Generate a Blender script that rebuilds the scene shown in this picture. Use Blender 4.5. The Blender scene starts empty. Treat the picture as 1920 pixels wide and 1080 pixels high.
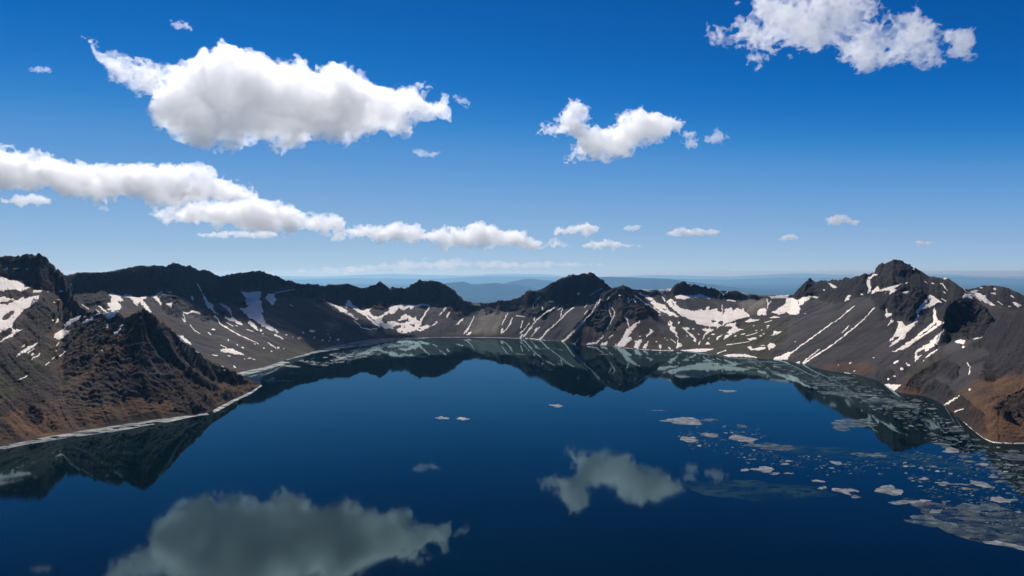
import bpy, math, random
import numpy as np

# ------------------------------------------------------------------ camera, sky, sun, exposure
SC = bpy.context.scene
COL = SC.collection
CAM_H = 450.0            # metres above the lake
F = 1280.0               # focal length in photo pixels (24 mm on a 36 mm frame)
XC, YH = 960.0, 510.0    # principal column and horizon row in photo pixels

cam_d = bpy.data.cameras.new('camera')
cam_d.sensor_width = 36.0
cam_d.lens = 24.0
cam_d.shift_y = -(540.0 - YH) / 1920.0
cam_d.clip_start = 1.0
cam_d.clip_end = 2000000.0
cam = bpy.data.objects.new('camera', cam_d)
cam.location = (0, 0, CAM_H)
cam.rotation_euler = (math.radians(90), 0, 0)
COL.objects.link(cam)
SC.camera = cam

SUN_EL, SUN_AZ = math.radians(46.5), math.radians(-20)     # azimuth from the view direction (+Y), negative = left
world = bpy.data.worlds.new('World')
SC.world = world
world.use_nodes = True
wn, wl = world.node_tree.nodes, world.node_tree.links
wn.clear()
sky_t = wn.new('ShaderNodeTexSky')
sky_t.sky_type = 'NISHITA'
sky_t.sun_disc = False
sky_t.sun_elevation = SUN_EL
sky_t.sun_rotation = SUN_AZ
sky_t.altitude = 8000
sky_t.air_density = 1.0
sky_t.dust_density = 0.0
sky_t.ozone_density = 3.0
sc0 = wn.new('ShaderNodeVectorMath'); sc0.operation = 'SCALE'; sc0.inputs['Scale'].default_value = 0.1
cur = wn.new('ShaderNodeRGBCurve')      # one colour grade for the whole sky: deep polarised blue
for ch, pts in enumerate([[(0, 0), (.088, .004), (.107, .012), (.154, .10), (.24, .22), (.47, .37), (1, .52)],
                          [(0, 0), (.10, .055), (.162, .115), (.198, .165), (.285, .30), (.433, .41), (.74, .54), (1, .62)],
                          [(0, 0), (.20, .23), (.351, .43), (.424, .53), (.58, .65), (.80, .69), (1, .72)]]):
    cv = cur.mapping.curves[ch]
    while len(cv.points) > 2: cv.points.remove(cv.points[1])
    cv.points[0].location = pts[0]; cv.points[-1].location = pts[-1]
    for p_ in pts[1:-1]: cv.points.new(*p_)
    for q_ in cv.points: q_.handle_type = 'AUTO_CLAMPED'
cur.mapping.update()
sc1 = wn.new('ShaderNodeVectorMath'); sc1.operation = 'SCALE'; sc1.inputs['Scale'].default_value = 10.0
bg = wn.new('ShaderNodeBackground')
bg.inputs['Strength'].default_value = 0.1
wo = wn.new('ShaderNodeOutputWorld')
wl.new(sky_t.outputs[0], sc0.inputs[0])
wl.new(sc0.outputs[0], cur.inputs['Color'])
wl.new(cur.outputs[0], sc1.inputs[0])
wl.new(sc1.outputs[0], bg.inputs['Color'])
wl.new(bg.outputs[0], wo.inputs['Surface'])

sun_d = bpy.data.lights.new('sun', 'SUN')
sun_d.energy = 5.0
sun_d.angle = math.radians(0.53)
sun_d.color = (1.0, 0.95, 0.88)
sun = bpy.data.objects.new('sun', sun_d)
COL.objects.link(sun)
# direction towards the sun
SDIR = np.array([math.sin(SUN_AZ) * math.cos(SUN_EL), math.cos(SUN_AZ) * math.cos(SUN_EL), math.sin(SUN_EL)])
import mathutils
sun.rotation_euler = mathutils.Vector(SDIR).to_track_quat('Z', 'Y').to_euler()
sun.location = (0, 0, 3000)

vs = SC.view_settings
vs.view_transform = 'Standard'
vs.look = 'None'
vs.gamma = 1.0
vs.use_curve_mapping = False
vs.exposure = 0.0

cy = SC.cycles
cy.max_bounces = 32
cy.diffuse_bounces = 2
cy.glossy_bounces = 3
cy.transmission_bounces = 2
cy.volume_bounces = 28
cy.transparent_max_bounces = 8
cy.use_denoising = True
cy.volume_max_steps = 256
cy.sample_clamp_indirect = 6.0
cy.caustics_reflective = False
cy.caustics_refractive = False

# ------------------------------------------------------------------ helpers
def tag(o, label=None, cat=None, group=None, kind=None):
    if label: o['label'] = label
    if cat: o['category'] = cat
    if group: o['group'] = group
    if kind: o['kind'] = kind
    return o

def mesh_obj(name, verts, faces, mat=None, smooth=True, quads=None):
    """one mesh object from numpy vertices and a face list or an (n,4)/(n,3) index array"""
    me = bpy.data.meshes.new(name)
    verts = np.asarray(verts, dtype=np.float32)
    if isinstance(faces, np.ndarray):
        n, k = faces.shape
        me.vertices.add(len(verts)); me.vertices.foreach_set('co', verts.ravel())
        me.loops.add(n * k); me.loops.foreach_set('vertex_index', faces.astype(np.int32).ravel())
        me.polygons.add(n); me.polygons.foreach_set('loop_start', np.arange(0, n * k, k, dtype=np.int32))
        me.update(calc_edges=True)
    else:
        me.from_pydata(verts.tolist(), [], faces)
    if smooth:
        me.polygons.foreach_set('use_smooth', np.ones(len(me.polygons), dtype=bool))
    else:
        me.polygons.foreach_set('use_smooth', np.zeros(len(me.polygons), dtype=bool))
    me.update()
    if mat: me.materials.append(mat)
    o = bpy.data.objects.new(name, me)
    COL.objects.link(o)
    return o

RNG = np.random.default_rng(7)
_perm = RNG.permutation(4096).astype(np.int32)
_ang = RNG.random(4096).astype(np.float32) * 2 * np.pi
_gx, _gy = np.cos(_ang), np.sin(_ang)

def perlin(x, y, seed=0):
    x = np.asarray(x, np.float32) + seed * 17.31; y = np.asarray(y, np.float32) + seed * 9.73
    xi = np.floor(x); yi = np.floor(y)
    fx = x - xi; fy = y - yi
    xi = xi.astype(np.int32); yi = yi.astype(np.int32)
    u = fx * fx * fx * (fx * (fx * 6 - 15) + 10); v = fy * fy * fy * (fy * (fy * 6 - 15) + 10)
    def g(a, b, dx, dy):
        h = _perm[(_perm[a & 4095] + b) & 4095]
        return _gx[h] * dx + _gy[h] * dy
    n00 = g(xi, yi, fx, fy); n10 = g(xi + 1, yi, fx - 1, fy)
    n01 = g(xi, yi + 1, fx, fy - 1); n11 = g(xi + 1, yi + 1, fx - 1, fy - 1)
    a = n00 + u * (n10 - n00); b = n01 + u * (n11 - n01)
    return (a + v * (b - a)) * 1.5

def fbm(x, y, octs=4, seed=0, gain=0.5):
    s = 0; a = 1.0; f = 1.0
    for k in range(octs):
        s = s + a * perlin(x * f, y * f, seed + k * 3); a *= gain; f *= 2.03
    return s

def ridged(x, y, octs=4, seed=0, gain=0.55):
    s = 0; a = 1.0; f = 1.0
    for k in range(octs):
        s = s + a * (1 - 2.2 * np.abs(perlin(x * f, y * f, seed + k * 5))); a *= gain; f *= 2.07
    return s

def blur(a, n, axis):
    if n < 1: return a
    k = 2 * n + 1
    pad = [(0, 0)] * a.ndim; pad[axis] = (n + 1, n)
    c = np.cumsum(np.pad(a, pad, mode='edge'), axis=axis, dtype=np.float64)
    sl1 = [slice(None)] * a.ndim; sl2 = [slice(None)] * a.ndim
    sl1[axis] = slice(k, None); sl2[axis] = slice(0, -k)
    return ((c[tuple(sl1)] - c[tuple(sl2)]) / k).astype(np.float32)

def sdf_poly(px, py, poly):
    """signed distance to a polygon, positive inside"""
    P = np.asarray(poly, np.float32); Q = np.roll(P, -1, axis=0)
    d2 = np.full(px.shape, 1e12, np.float32); ins = np.zeros(px.shape, bool)
    for (ax, ay), (bx, by) in zip(P, Q):
        ex, ey = bx - ax, by - ay
        L = ex * ex + ey * ey + 1e-9
        t = np.clip(((px - ax) * ex + (py - ay) * ey) / L, 0, 1)
        d2 = np.minimum(d2, (px - ax - t * ex) ** 2 + (py - ay - t * ey) ** 2)
        if abs(ey) > 1e-9:
            c = ((ay > py) != (by > py)) & (px < ex * (py - ay) / ey + ax)
            ins ^= c
    d = np.sqrt(d2)
    return np.where(ins, d, -d)

def sdf_line(px, py, pts, w0, w1):
    """positive within half the width of an open line whose width runs from w0 to w1"""
    P = np.asarray(pts, np.float32)
    seg = np.hypot(*(P[1:] - P[:-1]).T); cum = np.concatenate([[0], np.cumsum(seg)]); tot = cum[-1]
    best = np.full(px.shape, -1e6, np.float32)
    for k in range(len(P) - 1):
        (ax, ay), (bx, by) = P[k], P[k + 1]
        ex, ey = bx - ax, by - ay
        t = np.clip(((px - ax) * ex + (py - ay) * ey) / (ex * ex + ey * ey + 1e-9), 0, 1)
        d = np.hypot(px - ax - t * ex, py - ay - t * ey)
        s = (cum[k] + t * seg[k]) / tot
        best = np.maximum(best, (w0 + (w1 - w0) * s) / 2 - d)
    return best

def px_to_water(x, y):
    """photo pixel -> point on the lake surface"""
    D = F * CAM_H / (y - YH)
    return (x - XC) / F * D, D

# ------------------------------------------------------------------ materials
def new_mat(name):
    m = bpy.data.materials.new(name); m.use_nodes = True
    nt = m.node_tree; nt.nodes.clear()
    return m, nt, nt.nodes, nt.links

def N(nodes, kind, **kw):
    n = nodes.new(kind)
    for k, v in kw.items():
        if k in n.inputs: n.inputs[k].default_value = v
        else: setattr(n, k, v)
    return n

def mixc(nodes, links, fac, a, b):
    m = nodes.new('ShaderNodeMix'); m.data_type = 'RGBA'
    for sock, val in ((m.inputs[0], fac), (m.inputs[6], a), (m.inputs[7], b)):
        if isinstance(val, bpy.types.NodeSocket): links.new(val, sock)
        elif isinstance(val, (int, float)): sock.default_value = val
        else: sock.default_value = (*val, 1.0)
    return m.outputs[2]

def ramp(nodes, links, src, p0, p1, v0=0.0, v1=1.0):
    r = nodes.new('ShaderNodeMapRange'); r.clamp = True
    r.inputs[1].default_value = p0; r.inputs[2].default_value = p1
    r.inputs[3].default_value = v0; r.inputs[4].default_value = v1
    links.new(src, r.inputs[0])
    return r.outputs[0]

def noise_node(nodes, links, coord, scale, detail=4, rough=0.55):
    n = nodes.new('ShaderNodeTexNoise'); n.inputs['Scale'].default_value = scale
    n.inputs['Detail'].default_value = detail; n.inputs['Roughness'].default_value = rough
    links.new(coord, n.inputs['Vector'])
    return n.outputs['Fac']

def mat_terrain():
    m, nt, nd, ln = new_mat('mountain_rock')
    geo = nd.new('ShaderNodeNewGeometry'); pos = geo.outputs['Position']
    at = N(nd, 'ShaderNodeAttribute', attribute_name='mask'); sp = nd.new('ShaderNodeSeparateColor'); ln.new(at.outputs['Color'], sp.inputs[0])
    at2 = N(nd, 'ShaderNodeAttribute', attribute_name='tone'); sp2 = nd.new('ShaderNodeSeparateColor'); ln.new(at2.outputs['Color'], sp2.inputs[0])
    rock, warm, olive = sp.outputs[0], sp.outputs[1], sp.outputs[2]
    streak, pale, varr = sp2.outputs[0], sp2.outputs[1], sp2.outputs[2]
    n1 = noise_node(nd, ln, pos, 0.012, 6, 0.65)
    n2 = noise_node(nd, ln, pos, 0.07, 5, 0.7)
    n3 = noise_node(nd, ln, pos, 0.004, 4, 0.6)
    scree = mixc(nd, ln, ramp(nd, ln, streak, 0.2, 0.8), (0.012, 0.0117, 0.015), (0.080, 0.071, 0.070))
    scree = mixc(nd, ln, ramp(nd, ln, n1, 0.35, 0.7, 0, 0.3), scree, (0.046, 0.038, 0.036))
    scree = mixc(nd, ln, ramp(nd, ln, n3, 0.5, 0.68, 0, 0.3), scree, (0.056, 0.042, 0.036))
    br = mixc(nd, ln, ramp(nd, ln, n1, 0.32, 0.66), (0.044, 0.028, 0.021), (0.130, 0.066, 0.031))
    scree = mixc(nd, ln, warm, scree, br)
    ol = mixc(nd, ln, ramp(nd, ln, n2, 0.3, 0.7), (0.036, 0.034, 0.022), (0.066, 0.058, 0.033))
    scree = mixc(nd, ln, olive, scree, ol)
    pl = mixc(nd, ln, ramp(nd, ln, streak, 0.25, 0.8), (0.115, 0.098, 0.080), (0.215, 0.185, 0.150))
    scree = mixc(nd, ln, pale, scree, pl)
    rk = mixc(nd, ln, ramp(nd, ln, n2, 0.3, 0.7), (0.010, 0.010, 0.013), (0.036, 0.031, 0.031))
    wk = mixc(nd, ln, ramp(nd, ln, n2, 0.3, 0.7), (0.006, 0.005, 0.006), (0.034, 0.023, 0.019))
    rk = mixc(nd, ln, ramp(nd, ln, warm, 0, 1, 0, 0.85), rk, wk)
    col = mixc(nd, ln, rock, scree, rk)
    bump = N(nd, 'ShaderNodeBump', Strength=0.45, Distance=3.0); ln.new(n2, bump.inputs['Height'])
    b = N(nd, 'ShaderNodeBsdfPrincipled', Roughness=0.95); b.inputs['Specular IOR Level'].default_value = 0.15
    ln.new(col, b.inputs['Base Color']); ln.new(bump.outputs[0], b.inputs['Normal'])
    out = nd.new('ShaderNodeOutputMaterial'); ln.new(b.outputs[0], out.inputs[0])
    return m

def mat_snow():
    m, nt, nd, ln = new_mat('old_snow')
    geo = nd.new('ShaderNodeNewGeometry'); pos = geo.outputs['Position']
    n1 = noise_node(nd, ln, pos, 0.02, 6, 0.65); n2 = noise_node(nd, ln, pos, 0.15, 4, 0.6)
    c = mixc(nd, ln, ramp(nd, ln, n1, 0.38, 0.72), (0.87, 0.80, 0.72), (0.70, 0.60, 0.51))
    c = mixc(nd, ln, ramp(nd, ln, n2, 0.55, 0.75, 0, 0.4), c, (0.60, 0.55, 0.50))
    bump = N(nd, 'ShaderNodeBump', Strength=0.25, Distance=1.0); ln.new(n2, bump.inputs['Height'])
    b = N(nd, 'ShaderNodeBsdfPrincipled', Roughness=0.8); b.inputs['Specular IOR Level'].default_value = 0.2
    ln.new(c, b.inputs['Base Color']); ln.new(bump.outputs[0], b.inputs['Normal'])
    out = nd.new('ShaderNodeOutputMaterial'); ln.new(b.outputs[0], out.inputs[0])
    return m

def mat_ice(name, c0, c1, alpha0, alpha1, scale=0.05):
    """floating ice: bright crust and darker soaked ice, thin parts let the water through"""
    m, nt, nd, ln = new_mat(name)
    geo = nd.new('ShaderNodeNewGeometry'); pos = geo.outputs['Position']
    mp = nd.new('ShaderNodeMapping'); mp.inputs['Rotation'].default_value = (0, 0, 0.35); mp.inputs['Scale'].default_value = (0.6, 1.0, 1.0)
    ln.new(pos, mp.inputs[0])
    n1 = noise_node(nd, ln, mp.outputs[0], scale, 6, 0.68); n2 = noise_node(nd, ln, mp.outputs[0], scale * 5, 4, 0.6)
    oi = nd.new('ShaderNodeObjectInfo')
    c = mixc(nd, ln, ramp(nd, ln, n1, 0.35, 0.65), c0, c1)
    c = mixc(nd, ln, ramp(nd, ln, oi.outputs['Random'], 0, 1, 0, 0.55), c, c0)
    b = N(nd, 'ShaderNodeBsdfPrincipled', Roughness=0.45); b.inputs['Specular IOR Level'].default_value = 0.3
    bump = N(nd, 'ShaderNodeBump', Strength=0.3, Distance=0.5); ln.new(n2, bump.inputs['Height'])
    ln.new(c, b.inputs['Base Color']); ln.new(bump.outputs[0], b.inputs['Normal'])
    tr = nd.new('ShaderNodeBsdfTransparent')
    mx = nd.new('ShaderNodeMixShader')
    ln.new(ramp(nd, ln, n1, 0.36, 0.62, alpha0, alpha1), mx.inputs[0])
    ln.new(tr.outputs[0], mx.inputs[1]); ln.new(b.outputs[0], mx.inputs[2])
    out = nd.new('ShaderNodeOutputMaterial'); ln.new(mx.outputs[0], out.inputs[0])
    return m

def mat_water():
    m, nt, nd, ln = new_mat('lake_water')
    geo = nd.new('ShaderNodeNewGeometry'); pos = geo.outputs['Position']
    n1 = noise_node(nd, ln, pos, 0.0016, 4, 0.6)
    mp = nd.new('ShaderNodeMapping'); mp.inputs['Scale'].default_value = (1.0, 0.35, 1.0); ln.new(pos, mp.inputs[0])
    n2 = noise_node(nd, ln, mp.outputs[0], 0.05, 3, 0.6)
    mq = nd.new('ShaderNodeMapping'); mq.inputs['Rotation'].default_value = (0, 0, 0.2); mq.inputs['Scale'].default_value = (0.35, 1.3, 1.0); ln.new(pos, mq.inputs[0])
    n3 = noise_node(nd, ln, mq.outputs[0], 0.0022, 6, 0.62)      # wind lanes
    c = mixc(nd, ln, ramp(nd, ln, n1, 0.4, 0.75), (0.0001, 0.0022, 0.0040), (0.0003, 0.0065, 0.0085))
    bs = nd.new('ShaderNodeBump'); bs.inputs['Distance'].default_value = 0.5; ln.new(n2, bs.inputs['Height'])
    ln.new(ramp(nd, ln, n3, 0.40, 0.68, 0.008, 0.055), bs.inputs['Strength'])
    dif = nd.new('ShaderNodeBsdfDiffuse'); ln.new(c, dif.inputs['Color'])
    gl = nd.new('ShaderNodeBsdfGlossy'); gl.inputs['Color'].default_value = (0.52, 0.80, 0.86, 1)
    ln.new(ramp(nd, ln, n3, 0.40, 0.70, 0.02, 0.055), gl.inputs['Roughness']); ln.new(bs.outputs[0], gl.inputs['Normal'])
    fr_ = N(nd, 'ShaderNodeFresnel', IOR=1.33); ln.new(bs.outputs[0], fr_.inputs['Normal'])
    b = nd.new('ShaderNodeMixShader'); ln.new(fr_.outputs[0], b.inputs[0]); ln.new(dif.outputs[0], b.inputs[1]); ln.new(gl.outputs[0], b.inputs[2])
    out = nd.new('ShaderNodeOutputMaterial'); ln.new(b.outputs[0], out.inputs[0])
    return m

def mat_forest():
    m, nt, nd, ln = new_mat('far_forest')
    geo = nd.new('ShaderNodeNewGeometry'); pos = geo.outputs['Position']
    n1 = noise_node(nd, ln, pos, 0.0004, 6, 0.6)
    c = mixc(nd, ln, ramp(nd, ln, n1, 0.35, 0.65), (0.014, 0.028, 0.030), (0.030, 0.048, 0.045))
    b = N(nd, 'ShaderNodeBsdfPrincipled', Roughness=1.0); b.inputs['Specular IOR Level'].default_value = 0.0
    ln.new(c, b.inputs['Base Color'])
    out = nd.new('ShaderNodeOutputMaterial'); ln.new(b.outputs[0], out.inputs[0])
    return m

def mat_volume(name, color, density, aniso=0.0):
    m, nt, nd, ln = new_mat(name)
    v = N(nd, 'ShaderNodeVolumePrincipled', Density=density, Anisotropy=aniso)
    v.inputs['Color'].default_value = (*color, 1)
    v.inputs['Absorption Color'].default_value = (0.72, 0.60, 0.15, 1)      # air scatters blue most and absorbs little
    out = nd.new('ShaderNodeOutputMaterial'); ln.new(v.outputs[0], out.inputs['Volume'])
    return m

M_TERRAIN, M_SNOW, M_WATER, M_FOREST = mat_terrain(), mat_snow(), mat_water(), mat_forest()
M_ICE = mat_ice('white_floe_ice', (0.13, 0.15, 0.155), (0.38, 0.37, 0.355), 0.4, 0.95)
M_DULL = mat_ice('soaked_grey_ice', (0.055, 0.085, 0.095), (0.19, 0.225, 0.225), 0.1, 0.8)
M_SLUSH = mat_ice('brash_slush', (0.035, 0.065, 0.07), (0.21, 0.205, 0.18), 0.0, 0.62, 0.03)
M_VEIL = mat_ice('thin_teal_slush', (0.006, 0.050, 0.058), (0.025, 0.095, 0.098), 0.0, 0.32, 0.012)
M_SHELF = mat_ice('shore_ice', (0.09, 0.12, 0.13), (0.33, 0.34, 0.34), 0.35, 0.95, 0.03)

# ------------------------------------------------------------------ snow outlines read off the photograph (photo pixels)
# (kind, zone, points, extra): P = outline (extra = holes), L = streak (extra = widths), E = ellipse (extra = tilt)
SNOW = []
def P(zone, pts, holes=(), label=None): SNOW.append(('P', zone, pts, holes, label))
def L(zone, pts, w0, w1=None, label=None): SNOW.append(('L', zone, pts, (w0, w0 if w1 is None else w1), label))
def E(zone, cx, cy_, rx, ry, tilt=0.0):
    c, s = math.cos(math.radians(tilt)), math.sin(math.radians(tilt))
    P(zone, [(cx + rx * math.cos(a) * c - ry * math.sin(a) * s, cy_ + rx * math.cos(a) * s + ry * math.sin(a) * c) for a in np.linspace(0, 2 * math.pi, 10, endpoint=False)])

# brown massif with the spur
P('massif', [(-40,519),(0,519),(8,520),(15,525),(39,526),(47,532),(46,538),(66,538),(53,541),(38,548),(31,543),(13,543),(8,546),(0,545),(-40,548)], label='snowfield with a pointed tail directly under the square-topped dark cliff')
P('massif', [(61,550),(63,544),(80,544),(77,549)], label='small blunt snow block just below the square-topped dark cliff')
P('massif', [(-40,580),(0,570),(12,571),(31,564),(47,554),(42,562),(60,556),(75,554),(70,565),(54,576),(46,580),(37,590),(25,605),(24,613),(0,624),(-40,645)], [[(3,600),(8,592),(18,585),(28,581),(25,590),(12,600)]], label='broad snowfield with a dark oval gap on the massif under the square-topped cliff')
P('massif', [(-30,556),(8,557),(28,562),(10,566),(-30,568)])
P('massif', [(0,640),(12,632),(22,626),(24,612),(27,618),(44,617),(24,630),(0,642)])
P('massif', [(29,671),(42,657),(72,641),(68,648),(51,659)])
P('massif', [(38,652),(46,646),(46,650)])
L('massif', [(52,662),(64,654)], 1.5)
P('massif', [(54,679),(66,668),(76,662),(74,667)])
P('massif', [(57,667),(61,662),(65,664),(60,667)])
P('massif', [(98,634),(102,626),(121,615),(120,610),(132,599),(152,592),(151,596),(125,612),(119,622),(131,619),(127,626),(117,634),(110,638),(102,634)], label='curved snow tongue with a ragged lower end beside the brown rocky spur')
P('massif', [(104,651),(109,642),(114,640),(106,650)])
P('massif', [(151,609),(162,601),(175,596),(172,600)])
P('massif', [(154,596),(162,592),(160,595)])
P('massif', [(102,610),(106,604),(107,596),(111,600),(107,606)])
L('massif', [(112,669),(122,660)], 2); L('massif', [(85,685),(92,680)], 2); L('massif', [(98,674),(102,670)], 2); L('massif', [(35,713),(51,705)], 2)
E('massif', 105, 658, 1.6, 1.0); E('massif', 191, 658, 2, 1.6, 40); E('massif', 99, 601, 1.4, 2); E('massif', 13, 504, 3, 3); E('massif', 8, 506, 3, 2); E('massif', 30, 504, 7, 1.4, -8); E('massif', 51, 505, 2, 1.2)
E('massif', 114, 546, 4.5, 2.4); E('massif', 90, 547, 2, 1); E('massif', 125, 545, 1.4, 1.4); E('massif', 135, 545, 2, 1.3); E('massif', 102, 567, 2, 1); E('massif', 133, 533, 2, 1.2); E('massif', 110, 562, 2.4, 1)
P('massif', [(199,616),(200,606),(204,606),(202,616)])
P('massif', [(211,624),(220,622),(224,615),(222,607),(225,611),(232,608),(226,618),(216,631)], label='forked snow wedge between dark crags near the top of the brown spur')
P('massif', [(192,587),(205,584),(221,583),(220,589),(205,599),(199,595)], label='snow cap on the notch of the ridge beside the brown spur')
L('massif', [(175,592),(187,588)], 1.6)
# left rim and its bowl
P('leftrim', [(199,546),(215,551),(231,553),(244,551),(250,557),(265,557),(287,554),(295,549),(307,545),(304,550),(295,555),(305,570),(301,574),(296,567),(286,557),(275,557),(270,562),(280,580),(286,588),(280,587),(270,575),(260,565),(257,575),(243,558),(228,558),(234,566),(220,564),(228,577),(225,581),(212,582),(197,583),(206,577),(200,570),(208,566),(209,558)], label='wide snow apron with long fingers below the dark cliff behind the brown spur')
P('leftrim', [(181,573),(189,574),(202,584),(195,584)])
L('leftrim', [(154,571),(166,580)], 1.4); L('leftrim', [(180,581),(187,586)], 1.6)
P('leftrim', [(311,569),(324,567),(321,577),(316,575)])
P('leftrim', [(312,545),(325,548),(318,550),(311,547)])
P('leftrim', [(341,584),(350,586),(362,582),(375,586),(377,591),(362,586),(350,589),(344,587)], label='thin snow arc draped over the edge of a low dark outcrop')
P('leftrim', [(352,556),(362,555),(364,563),(362,566),(358,560)])
L('leftrim', [(370,532),(378,548)], 2); L('leftrim', [(344,588),(348,603)], 1.8)
P('leftrim', [(379,550),(385,557),(391,566),(400,572),(400,579),(411,591),(402,587),(387,575),(381,558)], label='narrow snow chute dropping through the dark cliffs of the left rim')
L('leftrim', [(402,592),(409,599),(412,607),(429,617),(437,622),(456,632),(475,640),(485,645)], 3.2, 1.6, label='long thin snow line running down the grey apron to the shore')
P('leftrim', [(412,569),(425,572),(432,580),(437,595),(447,602),(456,609),(450,610),(434,602),(422,597),(421,591),(432,599),(435,592),(425,580),(416,574)], label='hooked snow strip on the scree under the smooth rounded summit')
P('leftrim', [(452,548),(470,548),(491,546),(487,559),(492,575),(494,586),(487,580),(492,590),(500,607),(525,624),(535,629),(512,620),(497,615),(475,599),(465,595),(450,579),(462,577),(466,576),(460,563),(464,561),(454,550)], label='snowfield half in cloud shadow beneath the smooth rounded summit')
P('leftrim', [(501,552),(516,550),(515,556),(527,566),(544,570),(559,580),(554,579),(531,567),(520,562),(511,574),(504,565),(495,559)], label='shaded snow smear with a drawn-out tail under the low smooth crest')
L('leftrim', [(516,549),(553,543)], 1.6)
P('leftrim', [(464,606),(469,600),(480,611),(484,621),(477,617),(470,612)])
P('leftrim', [(409,655),(425,654),(437,654),(450,660),(461,666),(444,665),(425,662),(414,660)], label='lens-shaped snow patch low on the grey apron just behind the spur tip')
L('leftrim', [(414,647),(425,652.5)], 1.6)
P('leftrim', [(331,627),(342,629),(355,640),(366,650),(356,647),(341,640),(334,634)], label='white snow patch tucked against the back of the brown spur')
P('leftrim', [(341,597),(344,598),(349,607),(344,604)])
L('leftrim', [(357,610),(364,619),(375,626)], 2.4, 1.2); L('leftrim', [(391,624),(395,628)], 2.4)
for a in [(400,618,4,1.7,5),(370,660,4,1.4,15),(405,667,5,1.1,5),(418,688,3,1.6,35),(440,688,3.4,1.6,40),(430,667.5,4,1.1,8),(405,666.5,4,1.0,5),(468,672,4,1.2,0),(476,674,3,0.9,5),(459,673.5,2.4,0.8,0),(522,652,3,2.2,0),(585,621,6,2.6,0),(605,638,2.5,2,30),(634,637,3,2.6,0),(615,627,1.5,1.5,0),(489,620,2.4,2.4,0),(560,635,3,1.0,25),(537,628,2.6,1,15),(428,638,1.3,2.2,0),(445,647,1.5,2.2,-20),(455,652,2.6,1.6,20),(619,633,1.4,3,0),(617,640,2.6,1,0),(590,632,1.2,2,0),(589,635,1.4,1.2,0),(569,624,2.2,1.4,30),(493,626,3.2,1,25),(443,611,4,1,20),(495,653,1.6,1.6,0),(509,659,1.8,1.2,20),(478,645,1.8,1.2,0),(532,654,1.2,1.2,0),(549,632,2,0.9,10),(400,618,4,1.6,8),(401,666,4.5,1,6),(420,694,3,1.1,35),(563,633,4.5,0.8,25)]:
    E('leftrim', *a)
L('leftrim', [(516,628),(525,632),(531,636)], 3.4, 1.8); L('leftrim', [(503,643),(510,648),(518,653)], 2.8, 2)
L('leftrim', [(463,618),(475,622)], 1.6); L('leftrim', [(425,605),(437,612)], 1.4)
# shaded bowl left of the jagged crags
P('bowl', [(612,566),(620,568),(642,576),(660,590),(687,607),(670,600),(651,590),(636,581)], label='shaded diagonal snow band on the dark wall left of the jagged crags')
P('bowl', [(650,565),(656,563),(661,572),(679,583),(690,580),(697,577),(691,583),(700,592),(710,594),(728,584),(730,577),(745,572),(746,580),(735,590),(728,586),(715,598),(720,606),(733,607),(713,610),(700,600),(690,588),(692,595),(712,612),(715,617),(700,607),(684,594),(664,580),(652,574),(647,580)], label='branching snow web in shade under the jagged crags')
L('bowl', [(664,602),(676,611)], 2); L('bowl', [(675,614),(698,619)], 2.2, 1.4); L('bowl', [(698,616),(707,617)], 1.6)
P('bowl', [(745,571),(753,570),(767,572),(782,571),(795,569.5),(806,572),(804,575),(796,573),(785,575),(775,578),(770,582),(767,577),(760,580),(755,582),(750,578)], label='bright ragged snow strip along the foot of the jagged crags')
L('bowl', [(806,574),(798,587),(790,600),(787,609)], 3, 4.5)
P('bowl', [(722,606),(745,602),(752,594),(759,590),(770,592),(775,597),(779,594),(781,600),(787,602),(795,591),(799,588),(788,607),(788,611),(805,610),(801,616),(786,623),(782,619),(764,624),(755,626),(745,622),(749,619),(732,616),(724,618),(711,610)], [[(735,614),(750,609),(752,615),(740,618)],[(740,604),(765,598),(768,603),(755,606)],[(768,609),(780,607),(776,613)],[(724,610),(733,611),(728,613)],[(757,613),(760,612),(759,616)],[(783,617),(790,616),(787,619)],[(751,623),(754,621),(755,624)]], label='bright snow heap broken by dark boulders near the far shore')
P('bowl', [(803,615),(820,602),(821,604),(815,610)]); P('bowl', [(796,610),(801,606),(799,609)])
P('bowl', [(819,596),(825,588),(835,576),(838,577),(828,588)])
L('bowl', [(838,595),(842,586)], 2.6, 3.2); P('bowl', [(852,613),(856,605),(872,595),(862,606)])
# scree below the dark central peak
L('scree', [(874,624),(889,594)], 1.5); P('scree', [(873,628),(885,619),(881,628)]); L('scree', [(870,626),(880,612)], 1.8)
L('scree', [(952,588),(945,600),(941,609)], 2.2); L('scree', [(960,596),(957,607),(950,617),(940,625)], 2.8, 2); L('scree', [(942,617),(940,624)], 3)
L('scree', [(980,602),(976,616)], 1.6); L('scree', [(992,606),(982,620),(975,625)], 1.6)
L('scree', [(1039,577),(1025,585),(1007,599),(1001,607),(992,619),(981,632)], 2.4, 3)
L('scree', [(976,633),(979,628)], 3.4); L('scree', [(996,631),(1011,614)], 2.2); L('scree', [(1003,620),(1007,615)], 2)
L('scree', [(1075,577),(1062,587),(1044,606),(1025,622),(1012,637)], 2.2, 3.2, label='longest straight snow streak on the blue-grey scree below the dark dome peak')
L('scree', [(1055,575),(1051,595)], 1.8); L('scree', [(1000,577),(999,572),(1007,562),(1013,556)], 2.4, 1.6)
L('scree', [(1046,581),(1055,575)], 1.6)
P('scree', [(1024,567),(1030,563),(1038,565),(1036,567),(1029,566)]); P('scree', [(1081,550),(1087,549),(1086,554),(1083,553)]); P('scree', [(1002,593),(1004,598),(1002,604),(1000,600)])
P('scree', [(1015,574),(1019,577),(1018,583),(1016,580)]); L('scree', [(968,592),(984,594)], 1.4)
L('scree', [(1102,582),(1096,590)], 2); L('scree', [(1101,570),(1096,577)], 1.6)
L('scree', [(1108,553),(1128,541)], 1.2)
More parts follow.
